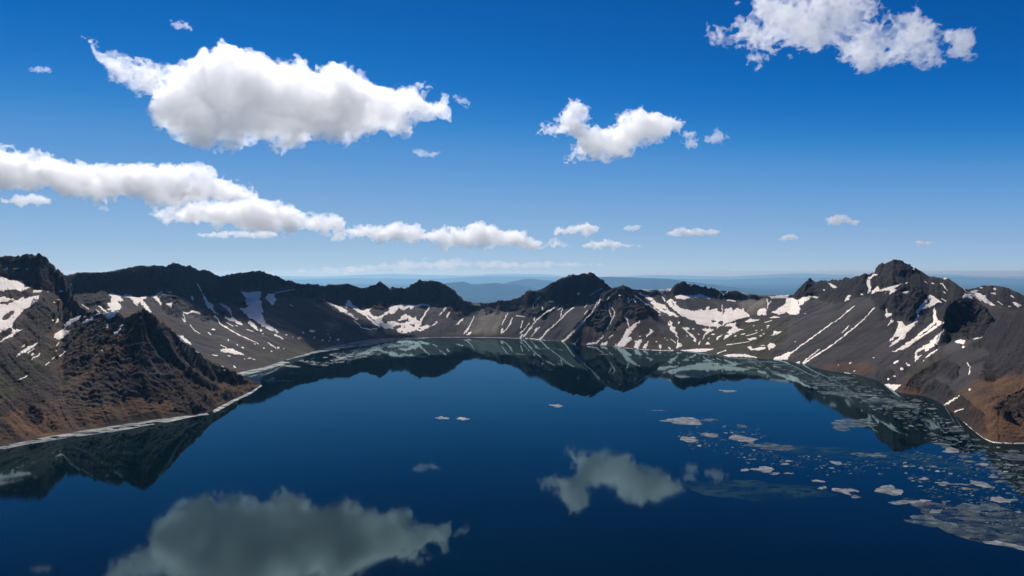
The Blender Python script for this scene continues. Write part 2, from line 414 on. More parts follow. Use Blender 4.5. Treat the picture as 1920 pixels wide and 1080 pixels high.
# brown cone beside the dark central peak
L('cone', [(1135,545),(1120,564),(1116,576),(1109,587),(1097,599),(1077,620),(1065,632),(1055,641)], 2.2, 4.2, label='long snow gully down the edge of the brown cone to the shore')
L('cone', [(1127,560),(1119,574)], 2); L('cone', [(1077,645),(1085,635)], 2.8, 2)
P('cone', [(1096,646),(1104,643),(1117,642),(1126,634),(1131,629),(1132,632),(1120,643),(1112,647)])
P('cone', [(1125,648),(1130,640),(1132,644),(1139,640),(1137,648)])
L('cone', [(1149,597),(1134,624)], 1.5); L('cone', [(1141,579),(1147,596)], 1.8); L('cone', [(1147,576),(1152,585),(1150,597)], 2.2); L('cone', [(1145,570),(1141,579)], 2.2); L('cone', [(1142,556),(1139,562)], 2.4)
E('cone', 1162, 554, 2.4, 1.8); L('cone', [(1179,566),(1186,560)], 2); L('cone', [(1189,561),(1191,566)], 3); L('cone', [(1177,559),(1180,564)], 2)
P('cone', [(1156,649),(1167,634),(1175,617),(1180,616),(1192,605),(1202,599),(1199,605),(1184,621),(1175,636),(1182,632),(1184,637),(1167,651)], label='fan-shaped snow tongue reaching the water at the foot of the brown cone')
L('cone', [(1174,587),(1171,594),(1176,600),(1180,616)], 2)
P('cone', [(1190,652),(1190,641),(1195,639),(1205,636),(1214,626),(1220,617),(1225,619),(1224,624),(1206,636),(1200,649),(1196,655)], label='club-shaped snow patch low on the right flank of the brown cone')
P('cone', [(1205,652),(1209,645),(1216,639),(1215,647),(1211,655)]); P('cone', [(1196,631),(1205,629),(1200,632)]); E('cone', 1231, 641, 2, 1.4); L('cone', [(1149,628),(1142,634)], 1.4); P('cone', [(1153,648),(1155,643),(1156,649)])
L('cone', [(1192,555),(1212,570),(1229,580),(1238,587)], 2, 2.6)
P('cone', [(1235,652),(1236,646),(1240,646),(1241,652),(1239,655)]); L('cone', [(1254,652),(1257,655)], 2.4); L('cone', [(1258,636),(1267,643)], 1.4)
E('cone', 1236, 591, 2.6, 1.2)
# snow basin
P('basin', [(1215,554),(1225,560),(1235,570),(1245,571),(1255,582),(1272,592),(1272,597),(1260,592),(1242,587),(1227,576),(1220,566),(1200,550)], [[(1240,577),(1252,582),(1246,582)]], label='dirty snow slope between the brown cone and the snow basin')
P('basin', [(1192,541.5),(1224,542.5),(1260,540),(1255,546),(1250,546),(1241,554),(1249,566),(1246,566),(1239,553),(1234,544),(1222,549),(1205,544)], label='snow strip on the flat rim between the cone and the small dark dome')
P('basin', [(1250,566),(1256,560),(1267,566),(1269,572),(1275,577),(1284,580),(1300,582),(1311,580),(1321,582),(1325,575),(1330,572),(1332,582),(1344,576),(1347,582),(1354,585),(1357,595),(1359,580),(1371,577),(1375,582),(1384,575),(1386,579),(1395,579),(1397,584),(1405,590),(1406,594),(1382,600),(1365,605),(1354,611),(1342,617),(1334,622),(1324,629),(1315,640),(1310,649),(1309,643),(1321,627),(1324,622),(1314,616),(1324,616),(1330,616),(1326,612),(1305,607),(1302,602),(1292,599),(1280,594),(1267,584),(1255,574)], [[(1334,601),(1345,600),(1344,604),(1336,606)],[(1347,602),(1357,602),(1354,610),(1346,608)],[(1331,612),(1347,612),(1340,618),(1332,617)],[(1259,566),(1264,570),(1265,574),(1260,570)]], label='largest snowfield, filling the basin under the small dark dome and draining to the shore')
P('basin', [(1265,555),(1275,552),(1292,554),(1312,551),(1330,557),(1347,562),(1330,560),(1311,559),(1295,559),(1280,562),(1269,561)], label='snow ledge right under the small dark dome')
P('basin', [(1360,564),(1366,561),(1380,564),(1379,566)]); L('basin', [(1349,544),(1356,552),(1366,545)], 3, 2.4, label='white V of snow cut into the flat dark rim')
P('basin', [(1288,532),(1299,536),(1295,537)]); L('basin', [(1353,572),(1357,594)], 1.6)
P('basin', [(1385,547),(1398,549),(1404,554),(1395,552)])
P('basin', [(1239,594),(1250,602),(1255,612),(1257,620),(1265,626),(1270,636),(1270,646),(1266,654),(1272,654),(1279,647),(1276,644),(1272,642),(1272,631),(1267,620),(1267,615),(1261,611),(1262,605),(1255,597),(1256,606)], label='ragged snow stream descending to the shore beside the brown cone')
P('basin', [(1275,612),(1287,614),(1294,617),(1287,619),(1292,624),(1302,629),(1306,636),(1305,646),(1301,640),(1299,634),(1290,625)], label='curved snow stripe on the dark ground between two snow streams')
P('basin', [(1270,602),(1276,604),(1272,610)])
for a in [(1300,617,3,1.3,0),(1310,627,2.4,1.2,40),(1337,627,4,1.6,-8),(1288,630,2,1,20),(1247,634,1.4,1,0),(1251,638,1.4,1,0),(1329,635,2.6,1.1,-40)]: E('basin', *a)
P('basin', [(1341,640),(1345,632),(1357,626),(1347,635)])
P('basin', [(1356,638),(1359,630),(1372,624),(1361,624),(1375,614),(1359,612),(1365,607),(1385,605),(1380,610),(1385,616),(1400,616),(1390,620),(1375,626),(1360,635)], label='stepped snow patches running together on the olive slope below the basin')
P('basin', [(1374,632),(1381,626),(1382,631)]); P('basin', [(1385,630),(1392,625),(1399,624),(1396,627)]); P('basin', [(1400,636),(1415,632),(1420,635),(1407,639)]); L('basin', [(1399,630),(1420,624)], 2, 1.4)
P('basin', [(1395,605),(1407,597),(1416,599),(1427,598),(1422,602),(1410,604)], label='flat snow wedge just below the lip of the basin')
P('basin', [(1322,646),(1327,641),(1332,646)])
P('basin', [(1420,591),(1419,584),(1426,579),(1436,577),(1437,585),(1440,590),(1432,592)], label='squarish snow block under the pale gully of the flat rim')
P('basin', [(1444,587),(1470,571),(1475,561),(1480,556),(1497,562),(1507,556),(1521,555),(1541,556),(1530,560),(1520,558),(1512,567),(1500,575),(1499,589),(1489,591),(1476,587),(1460,590)], [[(1494,569),(1498,564),(1499,561),(1497,570)],[(1491,558),(1496,557),(1494,561)]], label='snowfield under the steep dark crag left of the great peak')
P('basin', [(1441,555),(1482,552.5),(1477,560),(1447,560)], label='snow strip on the flat rim beside the steep dark crag')
L('basin', [(1438,560),(1440,570),(1438,580)], 1.6); L('basin', [(1440,572),(1446,565)], 1.2)
P('basin', [(1440,597),(1452,592),(1466,596),(1447,597)]); L('basin', [(1434,605),(1447,601)], 1.6)
P('basin', [(1441,630),(1450,626),(1450,619),(1455,622),(1466,621),(1460,626),(1451,629)], label='hook-shaped snow patch on dark ground below the snow block')
P('basin', [(1399,650),(1407,649),(1411,654),(1425,651),(1436,651),(1435,655),(1410,658)], label='long flat snow patch on olive ground above the shore')
P('basin', [(1439,646),(1445,644),(1455,647),(1450,652),(1441,656)], label='blocky snow patch on olive ground above the shore')
for a in [(1440,611,3,1.4,-20),(1418,620,2.5,1.1,-5),(1428.5,619,1.6,1.3,0),(1432,626,2.2,1.3,-10),(1426,630,3,1.3,0),(1413,611,3,1,-10),(1439,615,2.4,0.8,-10),(1510,588,1.8,1,0),(1430,648,6,0.8,3),(1491,641,2.4,0.9,-15)]: E('basin', *a)
L('basin', [(1362,647),(1405,641)], 1.5)
P('basin', [(1272,657),(1305,654),(1341,654),(1322,660),(1292,660)], label='low white snow bank on the shore below the draining snow stream')
L('basin', [(1345,663),(1361,657)], 2.4)
P('basin', [(1354,667),(1367,664),(1397,664),(1412,668.5),(1429,672),(1397,669.5),(1367,669.5)], label='curved white snow bank edging the olive shore')
L('basin', [(1150,650.5),(1190,655),(1240,657.5),(1262,657)], 1.6, 1.6, label='thin white snow edge on the shore at the foot of the brown cone')
L('scree', [(985,634),(1010,637),(1040,641),(1060,643.5),(1080,646)], 1.4, 1.6, label='white snow hem on the shore under the blue-grey scree')
# great right peak
P('peak', [(1449,674),(1455,669),(1465,667),(1470,662),(1487,659),(1474,675),(1464,676)], label='snow cone at the lower end of the upper streak on the long scree slope')
L('peak', [(1484,662),(1501,649),(1520,635),(1549,614),(1577,595),(1587,586),(1604,572)], 3, 1.8, label='upper of two long straight snow streaks on the great scree slope')
L('peak', [(1507,682),(1525,670),(1545,657),(1562,646),(1577,634),(1601,615),(1620,599),(1639,577),(1645,580)], 3.2, 2.2, label='lower long snow streak with a hooked top on the great scree slope')
L('peak', [(1505,681),(1512,674),(1522,666),(1537,655)], 3.2, 1.4); L('peak', [(1579,624),(1592,611)], 1.6)
P('peak', [(1486,681),(1494,679),(1500,677),(1501,682)])
P('peak', [(1551,530),(1559,532),(1571,539),(1561,540)]); P('peak', [(1584,566),(1587,557),(1595,551),(1592,561)])
P('peak', [(1625,524),(1641,512),(1646,515),(1631,522),(1632,536),(1632,546),(1627,552),(1629,541),(1625,536)], label='narrow upright snow ribbon under the square summit block')
P('peak', [(1629,552),(1646,537),(1649,544),(1672,537),(1695,530),(1690,535),(1675,541),(1684,544),(1666,554),(1669,545),(1650,546)], label='slanting snow band below the square summit block')
P('peak', [(1656,552),(1667,546),(1662,550)]); P('peak', [(1691,550),(1695,546),(1705,546),(1700,551)]); E('peak', 1700, 531, 3.4, 1.4, -30); E('peak', 1545, 544, 2.4, 1.3); E('peak', 1616, 552, 3, 1.6, 10)
P('peak', [(1744,551),(1765,566),(1775,566),(1757,569),(1742,578),(1727,581),(1722,588),(1724,597),(1717,607),(1710,609),(1718,595),(1718,585),(1724,574),(1735,562)], [[(1733,573),(1742,561),(1748,558),(1741,570)]], label='looped snow gully with a dark island on the shoulder of the great peak')
P('peak', [(1680,602),(1691,604),(1699,612),(1715,604),(1717,611),(1701,625),(1697,634),(1667,652),(1671,646),(1689,630),(1664,642),(1674,630),(1682,616),(1685,607)], label='fanned snow patch with two pointed tails below the shoulder of the great peak')
P('peak', [(1659,591),(1661,579),(1664,577),(1664,587),(1671,586),(1674,591),(1662,597)]); P('peak', [(1672,596),(1675,605),(1659,616),(1668,604)])
P('peak', [(1670,662),(1691,649),(1714,634),(1727,622),(1750,603),(1749,588),(1751,576),(1755,582),(1757,600),(1771,605),(1762,610),(1735,629),(1717,641),(1702,652),(1687,658)], [[(1722,634),(1728,627),(1755,606),(1758,607)]], label='long double snow tongue with a thin neck beside the dark crag')
P('peak', [(1715,662),(1721,654),(1740,644),(1767,620),(1772,612),(1765,631),(1757,646),(1740,656),(1715,679)], [[(1718,664),(1733,654),(1735,662),(1722,668)]], label='dirty snow tongue with a dark hole under the dark crag')
P('peak', [(1727,680),(1745,662),(1759,654),(1755,659),(1735,674)])
for a in [(1680,679,6,2.6,-30),(1691,692,4,3,20),(1704,685,3.5,2.4,0),(1665,711,2.4,2.2,0),(1677,706,3,1.4,0),(1594,681,3,1.8,-25),(1638,671,2,0.9,-10),(1572,685,1.3,0.9,0),(1602,696,2,1,-20),(1700,682,2,2,0)]: E('peak', *a)
P('peak', [(1642,721),(1667,720),(1690,722),(1676,733),(1650,733)], label='pale snow fan spread flat at the water below the great peak')
L('peak', [(1584,699),(1602,703)], 1.8); L('peak', [(1614,709),(1619,710)], 1.6); L('peak', [(1627,713),(1638,716.5)], 2)
P('peak', [(1754,519),(1775,519),(1776,522),(1772,525),(1765,521)]); P('peak', [(1760,527),(1770,534),(1782,549),(1770,540)]); P('peak', [(1760,543),(1770,547),(1781,555),(1767,548)]); P('peak', [(1731,526),(1742,532),(1735,530)]); P('peak', [(1744,531),(1749,530),(1755,534)])
P('peak', [(1779,534),(1787,540),(1783,538)]); L('peak', [(1765,560),(1774,565)], 1.4); E('peak', 1713, 505, 2, 1)
P('peak', [(1802,560),(1809,550),(1819,552),(1824,560)]); P('peak', [(1819,546),(1830,547),(1846,555),(1850,562),(1864,572),(1855,571),(1830,556)], label='broad snow slope in the hollow behind the dark crag')
L('peak', [(1799,532),(1811,546),(1827,556),(1841,565)], 2, 1.6)
P('peak', [(1896,566),(1905,567),(1916,574),(1909,577)]); P('peak', [(1856,550),(1867,549),(1867,553)]); E('peak', 1865, 542, 3, 2, 30); P('peak', [(1822,543),(1837,545),(1830,546)]); E('peak', 1898, 556, 4.6, 1.4, 35); L('peak', [(1870,565),(1880,572)], 1.2); E('peak', 1893, 575, 3, 1.6); E('peak', 1840, 540, 4, 1)
# brown shore slope on the right
P('rightshore', [(1787,642),(1800,636),(1810,639),(1806,647),(1799,644)]); E('rightshore', 1806, 651, 3, 2.6); P('rightshore', [(1819,637),(1830,634),(1845,631),(1835,636)])
L('rightshore', [(1813,680),(1819,689),(1817,703)], 1.6); E('rightshore', 1818, 731, 2.4, 2.8)
P('rightshore', [(1766,762),(1776,755),(1792,745),(1800,741),(1796,747),(1780,758)], label='curved snow sliver at the water on the brown right shore')
L('rightshore', [(1790,772),(1806,767)], 2)
L('rightshore', [(1800,788),(1808,794),(1822,806),(1845,823),(1862,830),(1900,832),(1960,832)], 2.2, 1.4, label='thin white ice edge along the rust-brown right shore')

# ------------------------------------------------------------------ mountains: crest, cliff foot, apron and shore lines in photo pixels, with depths in metres
def xy(s): return np.array(s, float)
SHORE_L = xy([(-600,1060),(-500,1000),(-300,935),(-100,868),(0,838),(100,817),(200,801),(300,786),(390,775),(402,766),(440,748),(470,735),(489,722)])
SHORE_B = xy([(60,740),(300,722),(430,703),(447,699),(500,688),(527,678),(575,663),(622,650),(660,642),(700,636),(760,633),(850,632),(900,632.5),(940,633),(980,634.5),(1000,636.5),(1056,640.5),(1075,645),(1100,647.5),(1140,649),(1190,654.5),(1240,657.5),(1290,659),(1330,663),(1350,667),(1370,670),(1415,672),(1470,676),(1505,682),(1530,690),(1560,696),(1600,701),(1640,711),(1660,722),(1680,735),(1700,738),(1730,741),(1755,750),(1775,764),(1800,785),(1825,807),(1848,824),(1864,830),(1900,832),(1960,832),(2050,850),(2200,900),(2600,1050)])
YK = lambda y: (y - YH) / F

def up(D0, z0, y, t):      # from (D0, z0) climb at slope t until the sight line through row y
    k = YK(y)
    return (D0 + (CAM_H - z0) / t) / (1 + k / t)
def down(Dc, zc, y, t):    # from the crest go down towards the camera at slope t until the sight line through row y
    k = YK(y)
    return (Dc * t - zc + CAM_H) / (t + k)

LAYERS = []
def layer(name, shore, crest, base=None, base_deg=55, apron=None, back=22, crest_noise=1.0):
    LAYERS.append(dict(name=name, shore=shore, crest=xy(crest), base=None if base is None else xy(base), base_deg=base_deg, apron=None if apron is None else xy(apron), back=back))

layer('spur', SHORE_L,
      [(-600,462,2000),(-300,470,2500),(-100,482,2780),(0,486,2900),(40,484,2920),(58,481,2924),(75,480,2924),(80,484,2930),(88,493,2935),(92,498,2940),(100,503,2945),(105,513,2950),(118,520,2950),(128,545,2780),(140,562,2660),(155,573,2560),(170,583,2490),(190,588,2440),(205,586,2430),(222,583,2420),(234,592,2410),(245,590,2400),(255,582,2400),(264,580,2400),(275,585,2405),(288,591,2420),(300,602,2430),(315,612,2440),(330,625,2460),(345,640,2470),(365,655,2490),(380,665,2510),(400,677,2540),(430,692,2580),(460,708,2630),(489,722,2700)],
      base=[(-600,518),(0,519),(30,525),(60,540),(100,553),(125,560),(150,585),(190,600),(225,612),(262,625),(300,650),(350,680),(400,715),(489,724)], base_deg=48,
      apron=[(-600,1000,18),(0,800,22),(150,770,24),(255,755,26),(350,745,28),(400,735,28),(489,722.5,25)])
layer('leftrim', SHORE_B,
      [(60,524,3500),(118,516,3650),(140,511,3750),(175,509,3830),(200,508,3900),(230,503,3980),(255,498,4050),(290,497,4120),(310,500,4180),(322,494,4200),(335,493,4220),(345,499,4260),(357,501,4300),(368,505,4340),(378,510,4370),(390,507,4410),(396,511,4430),(405,519,4460),(415,517,4490),(450,512,4600),(470,509,4670),(485,508,4720),(500,512,4760),(512,516,4800),(530,525,4850),(550,530,4900),(570,535,4940),(600,536,5050),(630,534,5180),(652,532,5220),(675,540,5270),(690,539,5290),(705,536,5300),(715,530.5,5300),(725,538,5310),(731,543,5320),(735,539.5,5320),(748,541.5,5330),(753,538,5330),(759,543.5,5340),(769,538,5350),(774,534,5350),(783,531,5360),(787,526.5,5370),(800,530,5380),(815,528,5380),(822,531,5380),(832,535,5360),(840,535,5350),(850,543,5330),(860,553,5300),(870,562,5250),(900,572,5150)],
      base=[(60,560),(190,548),(230,553),(290,553),(310,546),(340,560),(380,570),(420,573),(460,563),(500,553),(560,552),(620,566),(680,575),(740,568),(800,570),(835,568),(870,592),(900,595)], base_deg=58,
      apron=[(60,705,10),(430,672,10),(500,655,10),(560,645,10),(620,634,11),(700,622,13),(760,620,16),(800,623,20),(850,628,28),(900,629,30)])
layer('farrim', SHORE_B,
      [(820,575,5330),(840,570,5320),(870,563,5250),(880,566,5220),(900,567,5190),(920,567,5150),(933,565,5120),(937,561.5,5110),(945,563,5090),(960,561,5060),(978,556,5000),(985,551,4975),(990,545,4966),(995,544,4960),(1003,546,4950),(1008,545,4945),(1018,540,4940),(1025,537,4930),(1030,533,4925),(1037,529,4920),(1045,526,4915),(1055,522,4910),(1070,519,4900),(1080,517.5,4895),(1092,516,4890),(1100,514.5,4885),(1113,515,4880),(1122,520,4870),(1130,526,4860),(1142,536,4840),(1150,541,4840),(1180,542,4900),(1200,542,4950),(1230,543,4950),(1255,541,4900),(1265,537.5,4850),(1275,533.5,4830),(1284,531.5,4820),(1292,532,4820),(1305,537,4820),(1318,541.5,4820),(1340,543,4830),(1385,546,4780),(1400,550,4760),(1440,553.5,4650),(1487,552.5,4580),(1510,552,4560),(1560,560,4500)],
      base=[(820,590),(840,588),(870,597),(900,578),(960,583),(990,573),(1030,567),(1060,573),(1100,566),(1142,556),(1180,556),(1230,556),(1270,553),(1320,553),(1370,562),(1420,562),(1460,559),(1500,560),(1560,566)], base_deg=57,
      apron=[(820,627,28),(900,628,30),(1000,630,30),(1100,638,30),(1200,640,16),(1280,636,11),(1350,640,9),(1420,645,9),(1480,650,10),(1560,670,15)])
layer('farrim', SHORE_B,
      [(1048,645,4300),(1062,630,4250),(1080,610,4330),(1100,589,4420),(1125,562,4520),(1140,548,4580),(1150,541.5,4600),(1160,539,4600),(1168,535,4600),(1178,540,4590),(1195,548,4560),(1215,567,4500),(1235,590,4420),(1250,605,4330),(1270,633,4150),(1288,657,3960)],
      base=[(1048,646),(1080,625),(1110,600),(1140,575),(1168,565),(1200,575),(1235,606),(1270,640),(1288,658)], base_deg=45, back=40)
layer('peak', SHORE_B,
      [(1440,676,3460),(1455,655,3750),(1468,625,4050),(1480,585,4350),(1487,556,4540),(1495,545,4530),(1503,537,4520),(1510,528,4510),(1518,525,4500),(1525,527,4480),(1532,530,4440),(1545,528,4340),(1570,526.5,4150),(1600,524,3970),(1605,519,3950),(1615,518,3920),(1628,514,3880),(1640,511,3840),(1645,504,3820),(1650,500,3800),(1660,497,3760),(1672,493,3700),(1675,491.5,3690),(1685,494,3660),(1700,499,3620),(1705,498,3610),(1715,502,3580),(1728,508,3550),(1745,518,3500),(1765,520,3430),(1775,521,3400),(1790,530,3340),(1805,540,3290),(1815,542,3280),(1830,540,3270),(1840,536.5,3260),(1865,536,3220),(1885,540,3180),(1900,545,3150),(1920,555,3100),(2000,570,2900),(2200,590,2500),(2600,600,2200)],
      base=[(1440,676),(1487,562),(1510,558),(1530,560),(1550,565),(1575,566),(1600,556),(1640,560),(1680,600),(1720,605),(1745,590),(1775,570),(1800,562),(1860,572),(1920,585),(2000,600),(2600,640)], base_deg=46,
      apron=[(1440,676,20),(1480,672,22),(1560,690,24),(1600,690,22),(1680,700,24),(1760,720,26),(1850,780,26),(1920,790,28),(2600,950,28)])
layer('peak', SHORE_B,      # dark crag in front of the snowy hollow
      [(1706,730,2620),(1730,700,2690),(1750,660,2760),(1762,625,2810),(1767,598,2860),(1774,578,2895),(1785,566,2930),(1800,561,2950),(1825,560,2950),(1838,570,2920),(1862,595,2820),(1880,625,2700),(1900,660,2500)],
      base=[(1706,724),(1730,690),(1757,650),(1800,645),(1840,643),(1870,643),(1900,665)], base_deg=47, back=35)
layer('rightshore', SHORE_B,
      [(1684,738,2540),(1700,716,2570),(1730,692,2610),(1770,670,2620),(1810,650,2600),(1845,632,2560),(1863,609,2520),(1885,592,2460),(1920,573,2360),(2000,545,2200),(2200,515,1950),(2600,500,1700)],
      base=[(1684,738),(1730,705),(1780,690),(1845,668),(1885,650),(1920,640),(2000,630),(2600,640)], base_deg=42, back=30)
layer('rightshore', SHORE_B,  # dark bench at the foot of the long scree
      [(1533,691,3215),(1560,687,3240),(1600,680,3260),(1640,672,3250),(1670,665,3150),(1690,664,3050),(1720,670,2920),(1745,695,2800),(1760,730,2650)], back=10)

X0, X1, DX = -250.0, 2170.0, 1.75
XS = np.arange(X0, X1 + DX, DX)
Y0, RT = 1150.0, 1.00128
NR = int(math.log(7400 / Y0) / math.log(RT)) + 1
YS = Y0 * RT ** np.arange(NR)
NC = len(XS)

def ip(tab, col, x): return np.interp(x, tab[:, 0], tab[:, col])

def layer_heights(lay):
    out = np.full((NC, NR), -260.0, np.float32)
    c0, c1 = lay['crest'][0, 0], lay['crest'][-1, 0]
    yc = ip(lay['crest'], 1, XS) + 0.9 * perlin(XS / 9.0, XS * 0, 31) + 0.7 * perlin(XS / 4.1, XS * 0, 37)
    Dc = ip(lay['crest'], 2, XS)
    ys = blur(ip(lay['shore'], 1, XS).astype(np.float32), 4, 0).astype(float)
    Ds = F * CAM_H / (ys - YH)
    for i, x in enumerate(XS):
        if x < c0 or x > c1: continue
        zc = CAM_H - YK(yc[i]) * Dc[i]
        pts = [(Ds[i], 0.0)]
        if lay['apron'] is not None:
            t = math.tan(math.radians(ip(lay['apron'], 2, x))); ya = min(float(ip(lay['apron'], 1, x)), ys[i] - 0.4)
            D = up(Ds[i], 0.0, ya, t); pts.append((D, CAM_H - YK(ya) * D))
        if lay['base'] is not None:
            yb = float(ip(lay['base'], 1, x))
            if yb > yc[i] + 1:
                D = down(Dc[i], zc, yb, math.tan(math.radians(lay['base_deg'])))
                D = max(D, pts[-1][0] + 15); pts.append((D, CAM_H - YK(yb) * D))
        pts.append((max(Dc[i], pts[-1][0] + 25), zc))
        tb = math.tan(math.radians(lay['back']))
        De, ze = pts[-1]
        pts.append((De + 60, ze - 60 * tb * 0.6)); pts.append((De + 60 + (ze + 2400) / tb, -2400.0))
        pts.insert(0, (Ds[i] - 300, -150.0))
        p = np.array(pts)
        out[i] = np.interp(YS, p[:, 0], p[:, 1])
    return out

HL = [layer_heights(l) for l in LAYERS]
BASE = np.full((NC, NR), -400.0, np.float32); OWN = np.zeros((NC, NR), np.int8)
for k, h in enumerate(HL):
    w = h > BASE; OWN[w] = k
    s = 9.0     # smooth union
    d = np.clip(0.5 + 0.5 * (h - BASE) / s, 0, 1)
    BASE = BASE + (h - BASE) * d + s * d * (1 - d) * 0.5
del HL
BASE = blur(blur(BASE, 1, 0), 1, 1)
UX = ((XS - XC) / F)[:, None]
WX = (UX * YS[None, :]).astype(np.float32); WY = np.broadcast_to(YS[None, :], WX.shape).astype(np.float32)

def project(z): return (YH - F * (z - CAM_H) / YS[None, :]).astype(np.float32)

# masks drawn over the photograph, carried onto the surface that shows there
PX = np.broadcast_to(XS[:, None], WX.shape).astype(np.float32); PY = project(BASE)
runmin = np.minimum.accumulate(np.where(BASE > 0, PY, 2000), axis=1)
VIS = (PY <= runmin + 2.0) & (BASE > -2)
vx, vy = PX[VIS], PY[VIS]
def mask_polys(polys, soft):
    m = np.zeros(len(vx), np.float32)
    wob_x = vx + 4.5 * perlin(vx / 11, vy / 9, 3) + 2.2 * perlin(vx / 4, vy / 3.4, 4); wob_y = vy + 3.5 * perlin(vx / 11, vy / 9, 5) + 1.8 * perlin(vx / 4, vy / 3.4, 6)
    for p in polys:
        a = np.array(p); b = (vx > a[:, 0].min() - 15) & (vx < a[:, 0].max() + 15) & (vy > a[:, 1].min() - 15) & (vy < a[:, 1].max() + 15)
        if b.any(): m[b] = np.maximum(m[b], np.clip(sdf_poly(wob_x[b], wob_y[b], p) / soft * 0.5 + 0.5, 0, 1))
    f = np.zeros(WX.shape, np.float32); f[VIS] = m
    return f

ROCK = [[(-60,480),(0,487),(65,481),(90,495),(105,513),(120,518),(140,530),(160,540),(195,550),(205,560),(200,575),(180,578),(150,565),(120,560),(100,550),(85,545),(60,540),(45,530),(15,525),(15,510),(-60,508)],
 [(30,620),(50,590),(70,565),(100,560),(115,575),(108,600),(95,615),(80,640),(60,645),(45,630)],
 [(190,512),(235,510),(285,503),(300,505),(325,494),(350,500),(395,512),(410,520),(450,515),(490,510),(540,530),(555,545),(500,550),(465,548),(440,560),(462,575),(455,580),(430,572),(400,570),(385,560),(370,540),(355,560),(330,552),(300,548),(285,553),(250,557),(240,553),(215,550),(190,545)],
 [(300,560),(320,553),(350,560),(365,575),(390,590),(395,605),(380,600),(345,585),(335,595),(315,590),(305,575)],
 [(402,580),(420,585),(425,593),(410,592)],
 [(500,512),(540,529),(600,538),(650,536),(650,556),(620,570),(580,565),(540,560),(500,545)],
 [(1012,565),(1025,545),(1045,527),(1075,516),(1112,513),(1142,538),(1120,550),(1090,565),(1060,573),(1040,568),(1020,570)],
 [(980,570),(985,549),(993,543),(1005,547),(1015,555),(1000,570),(985,574)],
 [(970,588),(1000,572),(1045,567),(1040,582),(1015,598),(985,592)],
 [(1055,575),(1070,567),(1080,573),(1070,580)],
 [(640,540),(680,543),(712,531),(760,543),(785,527),(820,528),(838,537),(832,560),(800,572),(740,580),(700,580),(660,575)],
 [(832,562),(860,562),(885,570),(890,590),(870,598),(850,602),(840,585)],
 [(908,585),(918,577),(928,580),(925,586),(910,588)],[(928,588),(933,572),(938,588)],[(880,582),(900,580),(895,590),(880,592)],
 [(1254,556),(1260,541),(1283,530),(1315,541),(1385,547),(1402,560),(1380,563),(1340,560),(1300,553),(1265,551)],
 [(1225,552),(1232,542),(1242,556),(1245,570),(1232,564)],
 [(1243,560),(1252,547),(1264,552),(1262,560),(1252,566)],
 [(1486,557),(1503,536),(1518,524),(1560,528),(1600,523),(1640,512),(1680,530),(1720,540),(1738,556),(1720,590),(1700,600),(1680,590),(1650,580),(1620,550),(1600,555),(1560,572),(1540,560),(1515,556)],
 [(1640,514),(1648,499),(1675,491),(1705,499),(1722,510),(1690,517)],
 [(1738,592),(1755,570),(1800,560),(1840,575),(1862,600),(1860,630),(1800,640),(1765,640),(1760,615)],
 [(225,640),(240,600),(262,581),(290,593),(310,618),(345,658),(380,685),(370,690),(320,680),(290,675),(250,680),(235,665)],
 [(208,770),(215,730),(235,712),(270,705),(340,700),(385,690),(425,710),(400,735),(395,770),(350,775),(330,770),(320,750),(300,755),(275,760),(265,740),(230,745)],
 [(112,690),(135,660),(160,650),(175,690),(140,700)],[(185,690),(190,660),(215,650),(235,690),(225,715),(195,710)],[(165,740),(180,725),(195,735),(190,760),(172,758)],[(40,775),(60,760),(85,775),(80,790),(50,790)],[(165,620),(180,600),(200,605),(225,610),(215,640),(185,650)],
 [(1095,600),(1110,575),(1140,562),(1165,545),(1200,565),(1220,582),(1205,600),(1180,595),(1150,620),(1120,620)],
 [(1728,738),(1745,715),(1775,722),(1782,742),(1760,750)],[(1835,712),(1860,650),(1875,605),(1940,570),(2100,540),(2100,690),(1940,700),(1880,700),(1850,716)],[(1755,700),(1770,680),(1800,690),(1790,715)],[(1860,770),(1900,745),(1940,735),(1940,760),(1890,790)],
 [(1700,600),(1720,590),(1735,600),(1722,612)],[(1640,560),(1660,550),(1690,560),(1680,575),(1650,578)]]
WARM = [[(-60,850),(0,760),(60,740),(120,770),(200,760),(260,720),(330,690),(420,690),(500,722),(440,755),(400,780),(200,810),(0,845)],[(90,690),(170,610),(260,590),(300,620),(250,700),(150,720)],[(1760,765),(1800,735),(1860,700),(1960,690),(1960,850),(1860,840),(1800,795)],[(1680,740),(1700,715),(1730,735),(1725,745)],[(1545,690),(1600,683),(1640,690),(1600,702)],[(240,585),(290,590),(330,625),(300,640),(250,620)]]
OLIVE = [[(-60,760),(0,700),(80,660),(150,605),(180,592),(170,605),(110,655),(60,720),(-60,800)],[(470,690),(500,655),(600,645),(620,650),(540,676)],[(1300,660),(1330,610),(1400,600),(1480,600),(1470,640),(1440,672),(1370,665)],[(1240,650),(1260,600),(1300,610),(1310,650)],[(1700,700),(1760,660),(1780,670),(1720,720)],[(895,620),(935,610),(945,625),(900,628)],[(1780,757),(1800,745),(1815,755),(1800,772)]]
PALE = [[(200,509),(230,504),(285,498),(325,500),(330,510),(300,512),(285,505),(240,512),(225,515)],[(118,517),(150,512),(140,520)],[(880,625),(900,595),(930,565),(985,556),(980,570),(945,590),(930,625)],[(880,566),(930,564),(950,575),(900,582)],[(1385,552),(1440,554),(1440,575),(1425,582),(1400,590),(1385,570)],[(1003,548),(1022,538),(1012,560)],[(1195,543),(1228,545),(1235,560),(1215,556)],[(520,690),(545,680),(640,640),(640,646),(540,684)],[(285,505),(330,505),(325,515),(300,520)],[(610,605),(625,600),(640,612),(620,620)],[(840,545),(870,562),(866,568),(850,556)]]
